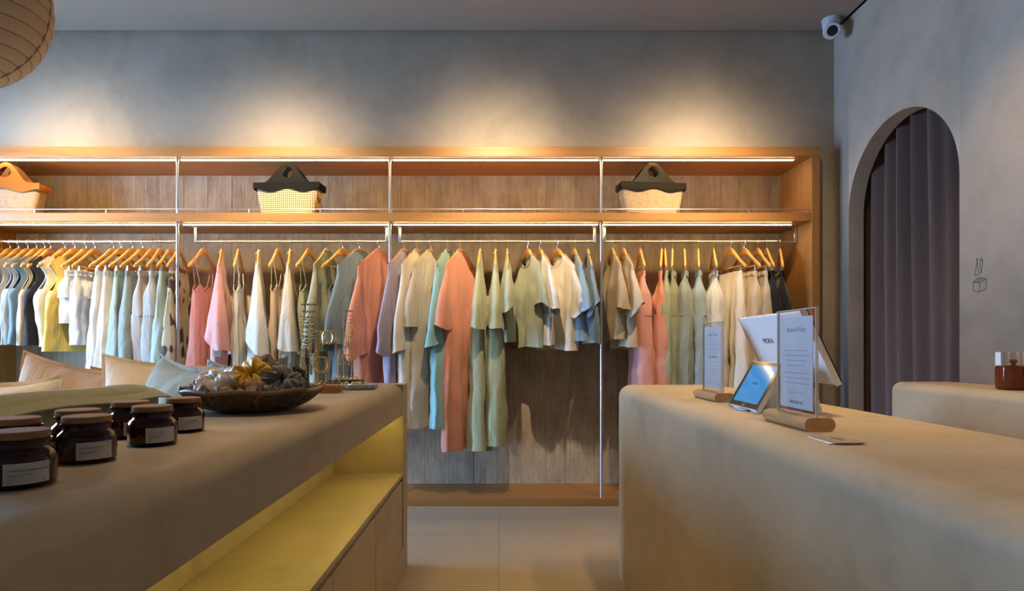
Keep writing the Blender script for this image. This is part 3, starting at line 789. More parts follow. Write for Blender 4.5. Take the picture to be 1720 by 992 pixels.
make_bag((1.09, 4.53, Lz), math.radians(7), burl, leather('dark_leather', (.014, .011, .006), .36), 'woven tote bag with glossy dark olive leather handle')

# ------------------------------------------------------------------ sofa bench and cushions behind the left counter
seat_m = fabric((.50, .46, .38), .2)
sofa = empty('bench_seat', (-1.75, 1.95, 0)); tag(sofa, 'low upholstered bench under the cushions behind the left counter', 'bench')
MB().box(-.75, .75, -1.1, 1.15, .10, .52).build('seat', seat_m, sofa, bevel=.04, seg=4)
for sx_ in (-.68, .68):
    for sy_ in (-1.0, 1.05): MB().box(sx_-.03, sx_+.03, sy_-.03, sy_+.03, 0, .12).build('leg', M['oak_z'], sofa)
def cushion(loc, rot, w, h, t, mat, label, seed, flange=.014, pull=.11, n=26):
    """standing cushion: local x width, z height, y thickness, origin at the bottom middle"""
    r = empty('cushion', loc); r.rotation_euler = rot; tag(r, label, 'cushion', 'cushions on the bench')
    def P(u, v, side, k=1.0):
        x = w/2*u*(1-pull*(1-v*v)*abs(u)**2); z = h/2+h/2*v*(1-pull*(1-u*u)*abs(v)**2)
        th = t/2*((1-abs(u)**2.6)*(1-abs(v)**2.6))**.55
        nv = noise.noise_vector(Vector((u*2.4+seed*5, v*2.4, side*1.5+seed)))
        e = (1-u*u)*(1-v*v)
        return Vector((x, side*(th+.014*nv.y*min(1, e*2)), z+.010*nv.z*e))
    mb = MB()
    for side in (1, -1):
        mb.rings([[P(-1+2*i/n, -1+2*j/n, side) for i in range(n+1)] for j in range(n+1)], closed=False)
    mb.build('cover', mat, r, angle=70)
    loop = [P(-1+2*i/n, -1, 1) for i in range(n)]+[P(1, -1+2*i/n, 1) for i in range(n)]+[P(1-2*i/n, 1, 1) for i in range(n)]+[P(-1, 1-2*i/n, 1) for i in range(n)]
    c = Vector((0, 0, h/2)); out = []
    for i, p in enumerate(loop):
        d = (p-c); d.y = 0; q = p+d.normalized()*flange; q.y = .004*math.sin(i*.5+seed); out.append(q)
    L = [[p+Vector((0, .0015, 0)) for p in loop], [p+Vector((0, .0015, 0)) for p in out], [p-Vector((0, .0015, 0)) for p in out], [p-Vector((0, .0015, 0)) for p in loop]]
    MB().rings([list(x) for x in zip(*[L[0], L[1], L[2], L[3]])]+[[L[0][0], L[1][0], L[2][0], L[3][0]]]).build('flange', mat, r, angle=60)
    return r
BZ = .52
sage_l = fabric((.31, .30, .19), .25); taupe_l = fabric((.45, .29, .16), .3); white_l = fabric((.66, .55, .41), .2); teal_l = fabric((.24, .27, .22), .3); cream_l = fabric((.60, .52, .42), .2); olive_l = fabric((.42, .43, .33), .2)
# boxy sage cushion along the counter edge
bx = empty('box_cushion', (-1.10, 1.30, BZ)); tag(bx, 'long boxy sage cushion with an overhanging top seam, nearest the jars', 'cushion')
R = []
for j in range(41):
    y = -.50+1.06*j/40; e = sstep(min(j, 40-j)/3); row = []
    dz = .002*math.sin(y*7+1)+.0015*math.sin(y*15)
    for (x, z) in ((.062, 0), (.070, .15), (.072, .35), (.066, .478), (.05, .497), (.02, .512), (-.01, .512), (-.03, .498), (-.06, .35), (-.07, 0)):
        row.append((x*(0.88+.12*e)+.002*math.sin(y*9+z*6), y, max(0, z*(.985+.015*e)+(dz if z > .4 else 0))))
    R.append(row)
MB().rings(R, cap0=True, cap1=True).build('cover', sage_l, bx, angle=60)
fl_pts = []
R = []
for j in range(41):
    y = -.52+1.105*j/40; dz = .002*math.sin(y*7+1)+.0015*math.sin(y*15)
    e = .985+.015*sstep(min(j, 40-j)/3)
    x0 = .050; z0 = (.497)*e+dz
    R.append([(x0-.02, y, z0+.006), (x0+.036, y, z0-.020+.002*math.sin(y*11)), (x0+.036, y, z0-.024+.002*math.sin(y*11)), (x0-.02, y, z0-.002)])
MB().rings(R, cap0=True, cap1=True).build('top_flange', sage_l, bx, angle=60)
rad = math.radians
cushion((-1.28, 2.34, BZ), (rad(-8), rad(4), rad(4)), .62, .57, .20, white_l, 'large off-white cushion behind the boxy sage cushion', 1)
cushion((-1.93, 2.62, BZ-.04), (rad(-8), rad(9), rad(-10)), .62, .60, .18, taupe_l, 'brown taupe cushion with a raised corner at the left edge', 2)
cushion((-1.72, 2.86, BZ-.01), (rad(-10), rad(4), rad(8)), .5, .52, .16, taupe_l, 'brown taupe cushion between the raised-corner one and the off-white one', 3)
cushion((-1.66, 1.95, BZ+.0), (rad(-6), rad(-1), rad(-6)), .50, .52, .16, cream_l, 'beige cushion in front of the brown taupe one, cut by the frame', 4)
cushion((-1.16, 2.16, BZ), (rad(-4), rad(5), rad(-40)), .50, .57, .24, teal_l, 'sage green cushion standing on its corner beside the scrunchie basket', 5)
cushion((-1.18, 2.66, BZ), (rad(-6), rad(4), rad(-10)), .36, .545, .14, cream_l, 'cream cushion peeking out behind the sage green corner cushion', 6)
cushion((-1.22, 2.98, BZ), (rad(-8), rad(-6), rad(6)), .42, .55, .15, olive_l, 'pale olive cushion behind the scrunchie basket', 7)

# ------------------------------------------------------------------ candle jars
am, ant, ab = new_mat('amber_glass'); ab.inputs['Base Color'].default_value = (.13, .022, .004, 1); ab.inputs['Transmission Weight'].default_value = .8; ab.inputs['Roughness'].default_value = .04; ab.inputs['IOR'].default_value = 1.45
cork, knt, kb = new_mat('cork'); kc = coords(knt); kn = N(knt, 'ShaderNodeTexVoronoi', Scale=520.0); knt.links.new(kc, kn.inputs['Vector'])
knt.links.new(ramp(knt, kn.outputs['Distance'], [(0.0, (.18, .08, .03)), (.4, (.38, .19, .075)), (1.0, (.44, .23, .10))]), kb.inputs['Base Color']); kb.inputs['Roughness'].default_value = .9; bump(knt, kb, kn.outputs['Distance'], .4, .003)
wax = plain('dark_wax', (.05, .014, .006), .5)
label_m = plain('label_paper', (.62, .56, .47), .7)
def text_mesh(body, size, mat, name='lettering', align='LEFT', shear=0, bold=0.0):
    cu_ = bpy.data.curves.new('t', 'FONT'); cu_.body = body; cu_.size = size; cu_.align_x = align; cu_.extrude = .0002; cu_.offset = bold
    cu_.resolution_u = 2
    o_ = bpy.data.objects.new('t', cu_); COL.objects.link(o_)
    bpy.context.view_layer.update()
    me = bpy.data.meshes.new_from_object(o_.evaluated_get(bpy.context.evaluated_depsgraph_get()))
    bpy.data.objects.remove(o_); me.name = name; me.materials.clear(); me.materials.append(mat); return me
def wrap(me, r):
    for v in me.vertices:
        a = v.co.x/r; y = v.co.y; d = r+v.co.z+.0006; v.co = (d*math.sin(a), -d*math.cos(a), y)
    return me
def make_jar(loc, rz, label, title):
    j = empty('candle_jar', loc, rz); tag(j, label, 'jar', 'amber candle jars on the left counter')
    outer = [(.030, 0), (.039, .001), (.043, .006), (.0432, .040), (.040, .047), (.0345, .052), (.0335, .056), (.0335, .060), (.0375, .0615), (.0375, .064), (.033, .065)]
    inner = [(.0305, .064), (.0305, .052), (.039, .044), (.0405, .039), (.0405, .008), (.028, .004)]
    MB().lathe(outer+inner, 40).build('glass', am, j)
    MB().lathe([(.027, .005), (.0402, .009), (.0402, .036), (.027, .037)], 32).build('wax', wax, j)
    MB().lathe([(.028, .0645), (.0345, .0652), (.036, .067), (.0355, .0745), (.034, .076), (.0001, .0762)], 32).build('cork_lid', cork, j)
    lb = MB(); R_ = []
    for i in range(13):
        a = lerp(-.62, .62, i/12); R_.append([(.0436*math.sin(a), -.0436*math.cos(a), z) for z in (.008, .036)])
    L = lb.rings(R_, closed=False).build('paper_label', label_m, j)
    def put(t, size, x, z, mat=M['greyink']):
        me = text_mesh(t, size, mat)
        for v in me.vertices: v.co.x += x; v.co.y += z
        wrap(me, .0437); o_ = bpy.data.objects.new('lettering', me); COL.objects.link(o_); o_.parent = L
    put(title, .0038, -.022, .0255)
    ln = MB(); 
    for z, a, b in ((.0205, -.022, .006), (.0180, -.022, -.004), (.0145, -.022, -.014), (.0105, -.022, -.016), (.0330, .017, .0235), (.0105, .017, .0235)):
        x = a
        while x < b-.001:
            w = min(b-x, random.uniform(.003, .007)); n_ = 3
            ln.rings([[((.0440)*math.sin((x+w*q/n_)/.0437), -.0440*math.cos((x+w*q/n_)/.0437), zz) for zz in (z, z+.0011)] for q in range(n_+1)], closed=False); x += w+.0009
    ln.build('small_print', M['greyink'], L)
    return j
random.seed(9)
JARS = [(-.663, .845, 'nearest amber candle jar with cork lid, cut by the left frame', 'TRANQUIL SANDALWOOD'),
 (-.786, .992, 'amber candle jar mostly hidden behind the nearest jar', 'TRANQUIL SANDALWOOD'),
 (-.692, 1.025, 'amber candle jar with cork lid, middle of the front row', 'FRENCH COCONUT'),
 (-.775, 1.125, 'amber candle jar directly behind the middle front-row jar', 'FRENCH COCONUT'),
 (-.782, 1.295, 'amber candle jar at the back nearest the boxy sage cushion end', 'TONKA & SALT'),
 (-.682, 1.20, 'amber candle jar in the front row, closest to the basket', 'TONKA & SALT'),
 (-.718, 1.385, 'amber candle jar touching the basket side of the back row', 'SUMMER GARDENIA')]
for (x, y, l, t) in JARS: make_jar((x, y, COUNTER), rad(50), l, t)

# ------------------------------------------------------------------ basket with scrunchies
bkm, bnt, bb_ = new_mat('wicker'); bco = coords(bnt, (60, 60, 160)); bn = N(bnt, 'ShaderNodeTexNoise', Scale=1.0, Detail=4.0); bnt.links.new(bco, bn.inputs['Vector'])
bnt.links.new(ramp(bnt, bn.outputs['Fac'], [(.3, (.035, .018, .007)), (.6, (.13, .070, .028)), (.85, (.22, .13, .06))]), bb_.inputs['Base Color']); bb_.inputs['Roughness'].default_value = .6; bump(bnt, bb_, bn.outputs['Fac'], .5, .004)
bsk = empty('woven_basket', (-.752, 1.86, COUNTER)); tag(bsk, 'shallow dark woven basket bowl full of scrunchies', 'basket')
def bprof(t): return lerp(.085, .196, t**.62), .004+.060*t**1.25
mb = MB().lathe([(.0001, .003), (.085, .004)]+[bprof(t/10) for t in range(1, 11)]+[(lerp(.085, .190, (t/10)**.62), .008+.060*(t/10)**1.25) for t in range(10, -1, -1)]+[(.0001, .008)], 56)
mb.build('bowl', bkm, bsk)
for t in range(12):
    rr_, zz = bprof((t+.3)/12); MB().torus((0, 0, zz), rr_+.001, .0042, 'z', 64, 6).build('coil', bkm, bsk)
rim_m = plain('rim_cane', (.20, .11, .045), .5)
pts = [(.197*math.cos(a*2*math.pi/72), .198*math.sin(a*2*math.pi/72), .064+.003*math.sin(a*.7)) for a in range(72)]
MB().tube(pts, .0062, 8, closed=True).build('rim', rim_m, bsk)
for k in range(9):
    a = 2*math.pi*(k+.38)/9
    pts = []
    for t in range(9):
        rr_, zz = bprof(t/8); pts.append(((rr_+.006)*math.cos(a+.03*math.sin(t)), (rr_+.006)*math.sin(a+.03*math.sin(t)), zz))
    rr_, zz = bprof(1); pts += [((rr_+.004)*math.cos(a), (rr_+.004)*math.sin(a), zz+.012), ((rr_-.010)*math.cos(a), (rr_-.010)*math.sin(a), zz+.002)]
    MB().tube(pts, .0040, 6).build('binding', rim_m, bsk)
def scrunchie(loc, rot, R0, r0, col, label, seed, gloss=True):
    rd = random.Random(seed); ph = [rd.uniform(0, 6.28) for _ in range(6)]; n, m = 200, 26; R_ = []
    for i in range(n):
        A = 2*math.pi*i/n
        ca, sa_ = math.cos(A), math.sin(A)
        rw = r0*(1+.30*noise.noise(Vector((ca*1.6+seed, sa_*1.6, 3)))+.10*math.sin(13*A+ph[0]+2*math.sin(3*A+ph[1])))
        zc = .3*r0*math.sin(2*A+ph[4])+.2*r0*math.sin(5*A+ph[2]); row = []
        for k in range(m):
            B = 2*math.pi*k/m; cb, sb2 = math.cos(B), math.sin(B)
            P1 = Vector((ca*3.6+cb*.8, sa_*3.6+sb2*.8, (cb-sb2)*.5+seed*2.3)); P2 = Vector((ca*7.5+cb*.9, sa_*7.5-sb2*.9, (cb+sb2)*.8-seed))
            rid = 1-2*abs(noise.noise(P1)); rid2 = 1-2*abs(noise.noise(P2))
            rq = rw*(.72+.25*rid+.17*rid2)
            q = R0+rq*cb
            row.append((q*ca, q*sa_, zc+rq*.9*sb2))
        R_.append(row)
    R_.append(R_[0])
    o_ = MB().rings(R_).build('scrunchie', fabric(col, .25, gloss=gloss, grain=.04), angle=80)
    o_.location = loc; o_.rotation_euler = [rad(a) for a in rot]; tag(o_, label, 'scrunchie', 'scrunchies in the basket'); return o_
BX, BY = -.752, 1.86
scrunchie((BX-.085, BY-.055, 1.030), (22, -10, 0), .036, .028, (.62, .56, .50), 'white satin scrunchie at the left front of the basket', 1)
scrunchie((BX-.128, BY+.010, 1.026), (20, 30, 0), .028, .022, (.60, .26, .24), 'pink scrunchie at the left rim of the basket', 2)
scrunchie((BX-.075, BY+.055, 1.030), (30, 10, 0), .032, .026, (.62, .36, .36), 'pale pink scrunchie behind the white one', 3)
scrunchie((BX-.035, BY+.115, 1.048), (40, -8, 0), .040, .030, (.17, .075, .045), 'brown satin scrunchie at the back of the basket', 4)
scrunchie((BX-.005, BY-.005, 1.046), (34, 14, 0), .040, .030, (.70, .40, .02), 'mustard yellow scrunchie in the middle of the basket', 5)
scrunchie((BX+.055, BY+.100, 1.030), (30, 8, 0), .042, .028, (.012, .012, .016), 'black scrunchie at the back right of the basket', 6)
scrunchie((BX+.092, BY-.015, 1.026), (30, 8, 0), .042, .031, (.13, .12, .115), 'grey scrunchie at the right of the basket', 7)
scrunchie((BX-.005, BY-.092, 1.012), (12, 0, 0), .042, .021, (.33, .21, .12), 'tan scrunchie at the front of the basket', 8)

# ------------------------------------------------------------------ jewellery at the far end of the left counter
wood1 = oak('jewel_wood', (.33, .13, .04), 'x'); dk = oak('jewel_dark', (.09, .055, .045), 'x')
def jstand(name, loc, base, mat, posts, label):
    r = empty(name, loc); tag(r, label, 'stand', 'jewellery stands')
    bx0, bx1, by0, by1, h = base
    MB().box(bx0, bx1, by0, by1, 0, h).build('base', mat, r, bevel=.003, seg=2)
    for (x, y, zt, a, b) in posts:
        MB().tube([(x, y, h-.002), (x, y, zt)], .0030, 8).build('post', M['gold'], r)
        MB().tube([(a, y, zt), (b, y, zt)], .0026, 8).build('crossbar', M['gold'], r)
    return r
# wooden stand: one tall post with bar for necklaces, one short for hoops
jx, jy = -.74, 2.56
jstand('jewellery_stand', (jx, jy, COUNTER), (-.085, .060, -.05, .05, .032), wood1, [(-.032, .02, .368, -.105, -.028), (.008, -.01, .146, -.035, .012)], 'brown wood jewellery stand with tall gold necklace post')
dx_, dy_ = -.757, 2.95
jstand('jewellery_stand', (dx_, dy_, COUNTER), (-.075, .085, -.045, .045, .034), dk, [(-.046, .02, .264, -.14, -.043), (-.003, -.01, .361, -.005, .044), (.031, .015, .150, -.03, .034)], 'dark wood jewellery stand with three gold posts')
def necklace(x, y, z, width, drop, seed, label, bead=.0032, col=None, yo=0.0):
    rd = random.Random(seed); mb = MB(); n_ = int(2*drop/(bead*1.7))
    for i in range(n_+1):
        t = -1+2*i/n_; xx = x+width*t*(1-abs(t)**6*.0); zz = z-drop*(1-abs(t)**5)
        mb.sphere((xx*1.0, y+yo-.003, zz), bead*rd.uniform(.95, 1.2), 6, 4)
    o_ = mb.build('necklace', col or M['gold'], angle=60); tag(o_, label, 'necklace', 'necklaces on the stands')
pearl = plain('pearl_bead', (.62, .55, .44), .3); dkb = plain('dark_bead', (.10, .06, .04), .3)
for k in range(7):
    necklace(jx-.098+.009*k, jy+.02, COUNTER+.366, .005, [.27, .30, .25, .22, .29, .20, .26][k], k, ['gold chain necklace', 'pearl bead necklace', 'dark bead necklace'][k % 3]+' on the tall post, '+['outermost', 'second', 'third', 'middle', 'fifth', 'sixth', 'innermost'][k]+' from its bar end', [.0032, .004, .0034][k % 3], [M['gold'], pearl, dkb][k % 3])
for k in range(4):
    necklace(dx_+.006+.010*k, dy_-.01, COUNTER+.359, .006, [.19, .17, .18, .12][k], 20+k, 'thin gold necklace on the dark stand, '+['nearest its post', 'second from its post', 'third from its post', 'at its bar end'][k], .0026)
def bangle(c, r, label, rot, th=.0026):
    o_ = MB().torus((0, 0, 0), r, th, 'y', 36, 8).build('bangle', M['gold']); o_.location = c; o_.rotation_euler = [rad(a) for a in rot]; tag(o_, label, 'bangle', 'gold bangles'); return o_
bz = COUNTER+.264
for k in range(3): bangle((dx_-.075-.012*k, dy_+.02, bz-.029), .031, ['gold bangle on the crossbar nearest its post', 'gold bangle between two others on the crossbar', 'gold bangle farthest out on the crossbar'][k], (0, 0, [18, -22, 38][k]))
bangle((jx-.006, jy-.012, COUNTER+.146-.031), .033, 'larger gold hoop on the short post of the wood stand', (0, 0, 10))
bangle((jx-.012, jy-.008, COUNTER+.146-.029), .031, 'smaller gold hoop on the short post of the wood stand', (0, 0, -12))
for k in range(3):
    o_ = MB().torus((0, 0, -.008), .008, .0012, 'y', 16, 6).sphere((0, 0, -.022), .005, 8, 6).sphere((0, 0, -.034), .0035, 8, 6).sphere((0, 0, -.045), .0045, 8, 6).build('earring', M['gold']); o_.location = (dx_-.024+.022*k, dy_+.013, COUNTER+.149); tag(o_, 'gold drop earring on the short dark stand post, '+['left', 'middle', 'right'][k]+' one', 'earring', 'drop earrings')
tray = empty('scalloped_tray', (-.652, 2.755, COUNTER)); tag(tray, 'white scalloped ceramic tray holding gold rings', 'tray')
R_ = []
for (q, z) in ((.0001, 0), (.075, 0), (.088, .006), (.092, .014), (.090, .022), (.084, .023), (.078, .017), (.0001, .016)):
    R_.append([(q*(1+.035*math.cos(14*2*math.pi*k/112)*(q > .07))*math.cos(2*math.pi*k/112), q*.62*(1+.035*math.cos(14*2*math.pi*k/112)*(q > .07))*math.sin(2*math.pi*k/112), z) for k in range(112)])
MB().rings(R_).build('dish', plain('tray_white', (.62, .56, .48), .4), tray)
ring_me = MB().torus((0, 0, 0), .0085, .0016, 'y', 20, 6).sphere((0, 0, .0095), .0032, 8, 6).mesh('gold_ring', M['gold'])
rd = random.Random(3)
for k in range(16):
    a = rd.uniform(0, 6.28); q = math.sqrt(rd.uniform(0, 1))*.068
    o_ = bpy.data.objects.new('gold_ring', ring_me); COL.objects.link(o_); o_.location = (-.652+q*math.cos(a), 2.755+.6*q*math.sin(a), COUNTER+.022); o_.rotation_euler = (rd.uniform(-.2, .2), 0, rd.uniform(-1, 1)); tag(o_, 'small gold ring standing in the white scalloped tray', 'ring', 'gold rings in the white tray')
for (bx_, by_, bz_, nn_, nm_) in ((jx, jy-.02, COUNTER+.032, 5, 'brown wood'), (dx_, dy_-.03, COUNTER+.034, 6, 'dark wood')):
    for k in range(nn_):
        o_ = bpy.data.objects.new('gold_ring', ring_me); COL.objects.link(o_); o_.location = (bx_-.05+.1*k/(nn_-1)+.02, by_-.02+rd.uniform(0, .01), bz_+.008); o_.rotation_euler = (0, 0, rd.uniform(-1, 1)); tag(o_, 'small gold ring lying on the '+nm_+' stand base', 'ring', 'gold rings on the '+nm_+' base')

# ------------------------------------------------------------------ sales counter: signs, till, tablet, cards
acr = clear_sheet('acrylic', (.97, .97, .975), 0.6)
edge_m = plain('acrylic_edge', (.80, .78, .78), .15, Alpha=.55)
paper2 = plain('sign_paper', (.60, .58, .58), .7)
def to_x(me):
    # text plane (x right, y up) -> sheet facing -X: right = -Y, up = Z
    for v in me.vertices: v.co = (-v.co.z-.0004, -v.co.x, v.co.y)
    return me
def make_sign(loc, rz, label, texts, greek, w=.185, h=.262):
    s = empty('acrylic_sign', loc, rz); tag(s, label, 'sign', 'acrylic signs on oak feet')
    prof_ = [(.020*0+(.035-.0155)*sg+.0155*math.cos(a), .0155+.0155*math.sin(a)) for sg, a0 in ((1, -90), (-1, 90)) for a in [rad(a0+180*i/10) for i in range(11)]]
    MB().prism(prof_, 'y', -.108, .108).build('oak_foot', M['sign_oak'], s, angle=35)
    z0 = .016
    ac = MB().box(-.0032, -.0014, -w/2, w/2, z0, z0+h).box(.0014, .0032, -w/2, w/2, z0, z0+h)
    ed = MB().box(-.0034, .0034, -w/2-.0018, -w/2, z0, z0+h+.0018).box(-.0034, .0034, w/2, w/2+.0018, z0, z0+h+.0018).box(-.0034, .0034, -w/2, w/2, z0+h, z0+h+.0018)
    ed.build('acrylic_edge', edge_m, s, smooth=False)
    ac.box(-.0014, .0014, -w/2, -w/2+.003, z0, z0+h).box(-.0014, .0014, w/2-.003, w/2, z0, z0+h).box(-.0014, .0014, -w/2+.003, w/2-.003, z0+h-.003, z0+h)
    ac.build('acrylic_sleeve', acr, s, smooth=False)
    p = MB().box(-.0005, .0005, -w/2+.016, w/2-.012, z0+.026, z0+h-.016).build('printed_sheet', paper2, s, smooth=False)
    zc = z0+h
    for (t, size, dz, mat, bold) in texts:
        me = text_mesh(t, size, mat, align='CENTER', bold=bold)
        for v in me.vertices: v.co.y += zc-dz
        to_x(me); o_ = bpy.data.objects.new('lettering', me); COL.objects.link(o_); o_.parent = p
    ln = MB(); rd_ = random.Random(len(label))
    for dz, hw_, th_ in greek:
        y = -hw_
        while y < hw_-.002:
            w_ = min(hw_-y, rd_.uniform(.004, .014)); ln.box(-.0009, -.0005, -(y+w_), -y, zc-dz, zc-dz+th_*.62); y += w_+.003
    ln.build('small_print', M['greyink'], p, smooth=False)
    return s
make_sign((.708, 1.483, COUNTER), rad(1), 'acrylic refund policy sign on an oak foot, nearer the camera', [('Refund Policy', .0165, .052, M['ink'], 0), ('HARLIEROAD', .0108, .225, M['ink'], .0002)],
    [(.098, .058, .0024), (.110, .061, .0024), (.122, .054, .0024), (.134, .043, .0024), (.152, .062, .0024), (.164, .063, .0024), (.176, .061, .0024), (.199, .043, .0022), (.2252, .0, .002)])
make_sign((.757, 2.215, COUNTER), rad(2), 'acrylic wash and care sign on an oak foot, farther along the counter', [('Wash + Care', .0150, .050, M['ink'], 0), ('Linen Bamboo', .0150, .128, M['ink'], 0)],
    [(.068, .026, .002), (.080, .060, .002), (.094, .058, .002), (.102, .056, .002), (.110, .036, .002), (.142, .060, .002), (.154, .036, .002), (.168, .060, .002), (.177, .052, .002), (.187, .040, .002), (.206, .058, .002), (.214, .058, .002), (.222, .062, .002)])
# till: monitor seen from its white back, on a wedge stand
till = empty('till_screen', (.84, 1.92, COUNTER)); tag(till, 'white till screen seen from behind, leaning over its stand', 'till')
A_ = Vector((.824-.84, 0, 1.237-COUNTER)); B_ = Vector((.922-.84, 0, 1.033-COUNTER)); dn = (B_-A_).normalized(); nrm = Vector((dn.z, 0, -dn.x))  # towards -x
if nrm.x > 0: nrm = -nrm
def slab(t0, t1, y0, y1, e0=0.0, e1=0.0):
    p = [A_+dn*e0+nrm*t0, B_-dn*e1+nrm*t0, B_-dn*e1+nrm*t1, A_+dn*e0+nrm*t1]
    return MB().prism([(q.x, q.z) for q in p], 'y', y0, y1)
slab(0, -.012, -.222, .228).build('back_shell', M['white'], till, bevel=.003, seg=3)
slab(-.012, -.018, -.221, .227, .002, .002).build('screen_glass', M['black'], till, bevel=.001, seg=1)
me = text_mesh('MOKA', .026, M['ink'], align='CENTER')
mid = A_.lerp(B_, .42)+nrm*.0006+Vector((0, .075, 0))
for v in me.vertices: v.co = mid+Vector((0, -v.co.x, 0))-dn*v.co.y+nrm*v.co.z
o_ = bpy.data.objects.new('lettering', me); COL.objects.link(o_); o_.parent = till
MB().prism([(-.098, 0), (-.05, .080), (-.03, .094), (.045, .094), (.082, .06), (.10, 0)], 'y', -.10, .09).build('stand', M['white'], till, bevel=.006, seg=3)
# customer tablet
tb = empty('tablet', (.722, 1.845, COUNTER)); tag(tb, 'small tablet with a blue screen leaning on the till stand', 'tablet')
ta = math.atan2(.135, .078); tdir = Vector((math.cos(ta), 0, math.sin(ta))); tn = Vector((-math.sin(ta), 0, math.cos(ta)))
o0 = Vector((0, 0, .006))
def tslab(a0, a1, y0, y1, n0, n1):
    p = [o0+tdir*a0+tn*n0, o0+tdir*a1+tn*n0, o0+tdir*a1+tn*n1, o0+tdir*a0+tn*n1]
    return MB().prism([(q.x, q.z) for q in p], 'y', y0, y1)
tslab(0, .158, -.108, .108, -.004, .004).build('case', M['white'], tb, bevel=.003, seg=3)
tslab(.003, .155, -.105, .105, .004, .006).build('bezel', M['black'], tb, bevel=.0008, seg=1)
sm, snt, sb_ = new_mat('tablet_screen'); sco = coords(snt, (14, 6, 14)); sn = N(snt, 'ShaderNodeTexNoise', Scale=1.0, Detail=3.0); snt.links.new(sco, sn.inputs['Vector'])
sc_ = ramp(snt, sn.outputs['Fac'], [(.0, (.0, .26, .70)), (.60, (.005, .31, .76)), (.72, (.35, .62, .88))])
snt.links.new(sc_, sb_.inputs['Emission Color']); sb_.inputs['Emission Strength'].default_value = .8; sb_.inputs['Base Color'].default_value = (.01, .01, .01, 1); sb_.inputs['Roughness'].default_value = .08
scr = tslab(.018, .143, -.089, .089, .006, .0064).build('screen', sm, tb, smooth=False)
def on_tablet(t, size, a, mat, parent):
    me = text_mesh(t, size, mat, align='CENTER')
    for v in me.vertices: v.co = o0+tdir*(a+v.co.y)+Vector((0, -v.co.x, 0))+tn*(.0066+v.co.z)
    o_ = bpy.data.objects.new('lettering', me); COL.objects.link(o_); o_.parent = parent
on_tablet('moka', .016, .078, plain('screen_ink', (.01, .06, .16), .4), scr)
on_tablet('ASUS', .010, .006, M['steel'], tb)
MB().tube([(.02, -.03, .004), (-.01, -.04, .004), (-.02, .0, .004), (.01, .03, .004), (.05, .03, .004)], .003, 8).build('charging_cable', plain('cable_blue', (.35, .55, .68), .4), tb)
MB().box(.004, .02, -.09, .09, 0, .006).build('foot', M['white'], tb)
# business cards
rd = random.Random(5)
kraft = plain('kraft_card', (.42, .29, .18), .6)
for k in range(4):
    c_ = empty('business_card', (.668+.002*k, 1.245-.003*k, COUNTER+.0012*k), rad(-4+2.2*k)); tag(c_, ['bottom white card of the small stack by the oak foot', 'second card up in the small stack of cards', 'third card up in the small stack of cards', 'top brown card of the small stack with fine print'][k], 'card', 'business cards on the sales counter')
    MB().box(-.029, .029, -.047, .047, 0, .0011).build('sheet', M['paper'] if k < 2 else kraft, c_, smooth=False)
    if k == 3: MB().box(-.004, .001, -.02, .022, .0011, .0013).box(.006, .008, -.015, .015, .0011, .0013).build('small_print', M['ink'], c_, smooth=False)

# ------------------------------------------------------------------ right wall: ledge jar, paper packets, fitting-room icon, camera
am2, a2nt, a2b = new_mat('light_amber_glass'); a2b.inputs['Base Color'].default_value = (.50, .14, .035, 1); a2b.inputs['Transmission Weight'].default_value = .85; a2b.inputs['Roughness'].default_value = .05
kj = empty('amber_box_jar', (2.257, 2.72, COUNTER)); tag(kj, 'amber glass jar with a round knob on the wall ledge', 'jar')
MB().lathe([(.045, 0), (.058, .001), (.064, .008), (.064, .100), (.061, .103), (.059, .100), (.059, .010), (.04, .006)], 40).build('glass', am2, kj)
MB().lathe([(.061, .103), (.063, .106), (.05, .109), (.009, .111), (.007, .115), (.013, .120), (.015, .126), (.012, .133), (.0001, .135)], 32).build('lid', am2, kj)
for k in range(2):
    pw_ = (.042, .022)[k]; p = empty('paper_packet', ((2.343, 2.409)[k], 2.86, COUNTER)); tag(p, 'folded white paper packet behind the amber knob jar, '+['left one', 'right one'][k], 'packet', 'white paper packets on the ledge')
    mb = MB(); R_ = []
    n_ = 12
    for i in range(n_+1):
        x = -pw_+2*pw_*i/n_; yy_ = .003*(1 if (i//3) % 2 else -1)
        R_.append([(x, -.018+yy_, 0), (x, -.014+yy_, .165), (x, .014, .165), (x, .018, 0)])
    mb.rings(R_, cap0=True, cap1=True).build('packet', M['paper'], p, angle=25)
ic = empty('fitting_room_icon', (WALLX-.001, 3.14, 1.42)); tag(ic, 'thin line icon of two figures above a box drawn on the right wall', 'sign')
def icw(pts, name, closed=True):
    # points in wall plane: (right = -Y, up)
    P_ = [(0, -a, b) for a, b in pts]
    mb = MB()
    seq = P_+[P_[0]] if closed else P_
    for a, b in zip(seq[:-1], seq[1:]): mb.tube([a, b], .0012, 5)
    mb.build(name, M['ink'], ic)
icw([(-.034, .088), (-.004, .088), (-.017, .156)], 'figure_dress'); icw([(.001, .156), (.022, .158), (.010, .090)], 'figure_suit')
for cx_, nm_ in ((-.017, 'figure_head'), (.011, 'figure_head')):
    MB().torus((0, -cx_, .166), .006, .0012, 'x', 14, 5).build(nm_, M['ink'], ic)
icw([(-.044, .012), (0, 0), (.042, .014), (.042, .062), (.002, .074), (-.044, .056)], 'box_outline'); icw([(-.044, .056), (0, .046), (.042, .062)], 'box_edge', False); icw([(0, 0), (0, .046)], 'box_edge', False); icw([(-.024, .050), (.022, .068)], 'box_tape', False)
sc = empty('security_camera', (2.317, 4.345, CEIL)); tag(sc, 'white dome security camera in the ceiling corner', 'camera')
wp = plain('camera_white', (.62, .64, .66), .4)
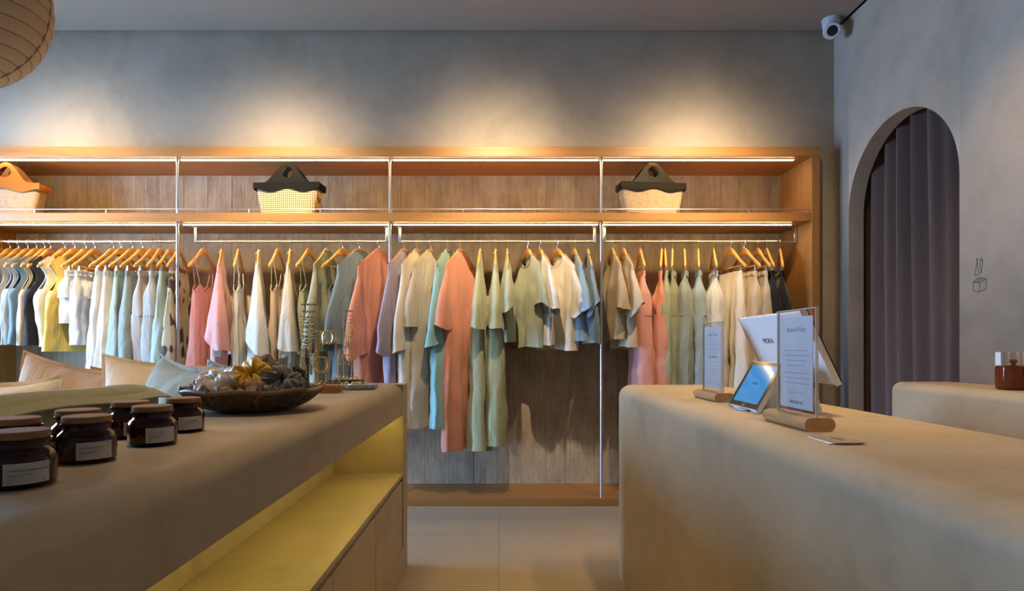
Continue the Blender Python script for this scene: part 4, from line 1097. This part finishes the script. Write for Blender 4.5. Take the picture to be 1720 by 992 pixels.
MB().lathe([(.058, 0), (.060, -.01), (.052, -.055), (.046, -.062), (.0001, -.064)], 28).build('base', wp, sc)
for k in range(3): MB().torus((0, 0, -.022-.010*k), .0585-.0018*k, .0016, 'z', 28, 5).build('groove', plain('groove_grey', (.4, .42, .44), .5), sc)
hd = MB().lathe([(.0001, -.045), (.04, -.042), (.056, -.02), (.058, .01), (.055, .036), (.049, .042), (.044, .042)], 28).build('ball', wp, sc)
ln_ = MB().lathe([(.0440, .040), (.030, .043), (.0001, .050)], 28).build('lens_window', M['black'], sc)
for o_ in (hd, ln_):
    o_.location = (-.012, -.035, -.098); o_.rotation_euler = (Vector((-.32, -.85, -.45)).to_track_quat('Z', 'Y')).to_euler()
MB().tube([(.03, .0, -.09), (.05, .01, -.115), (.06, .02, -.11), (.062, .03, -.09)], .002, 6).build('wire', wp, sc)

# ------------------------------------------------------------------ paper lantern
pm, pnt, pb = new_mat('lantern_paper'); pb.inputs['Base Color'].default_value = (.64, .44, .27, 1); pb.inputs['Roughness'].default_value = .8; pb.inputs['Transmission Weight'].default_value = 0
pb.inputs['Subsurface Weight'].default_value = .0
la = empty('paper_lantern', (-1.765, 1.92, 2.255)); la.rotation_euler = (rad(4), rad(-8), rad(0)); tag(la, 'round ribbed paper lantern hanging at the upper left', 'lantern')
nr, LR = 19, .30; prof_ = []
for j in range(nr*4+1):
    a = math.pi*(.06+.88*j/(nr*4)); bulge = 1-.012*abs(math.cos(math.pi*(j % 4)/4))
    prof_.append((LR*math.sin(a)*bulge, -LR*math.cos(a)*bulge))
R_ = [[(r*math.cos(2*math.pi*k/64), r*math.sin(2*math.pi*k/64), z) for k in range(64)] for r, z in prof_]
MB().rings(R_).build('shade', pm, la, angle=80)
rib_m = plain('rib_cane', (.30, .19, .10), .7)
for j in range(1, nr):
    r, z = prof_[j*4]; MB().torus((0, 0, z), r*.998, .0022, 'z', 64, 5).build('rib', rib_m, la)
for k in range(3):
    a = k*2.1+.35; MB().tube([(p[0]*1.001*math.cos(a), p[0]*1.001*math.sin(a), p[1]) for p in prof_[::4]], .0045, 6).build('seam', rib_m, la)
MB().tube([Vector((0, 0, 0)), la.rotation_euler.to_matrix().inverted() @ Vector((0, 0, CEIL-2.255))], .003, 6).build('cord', M['ink'], la)
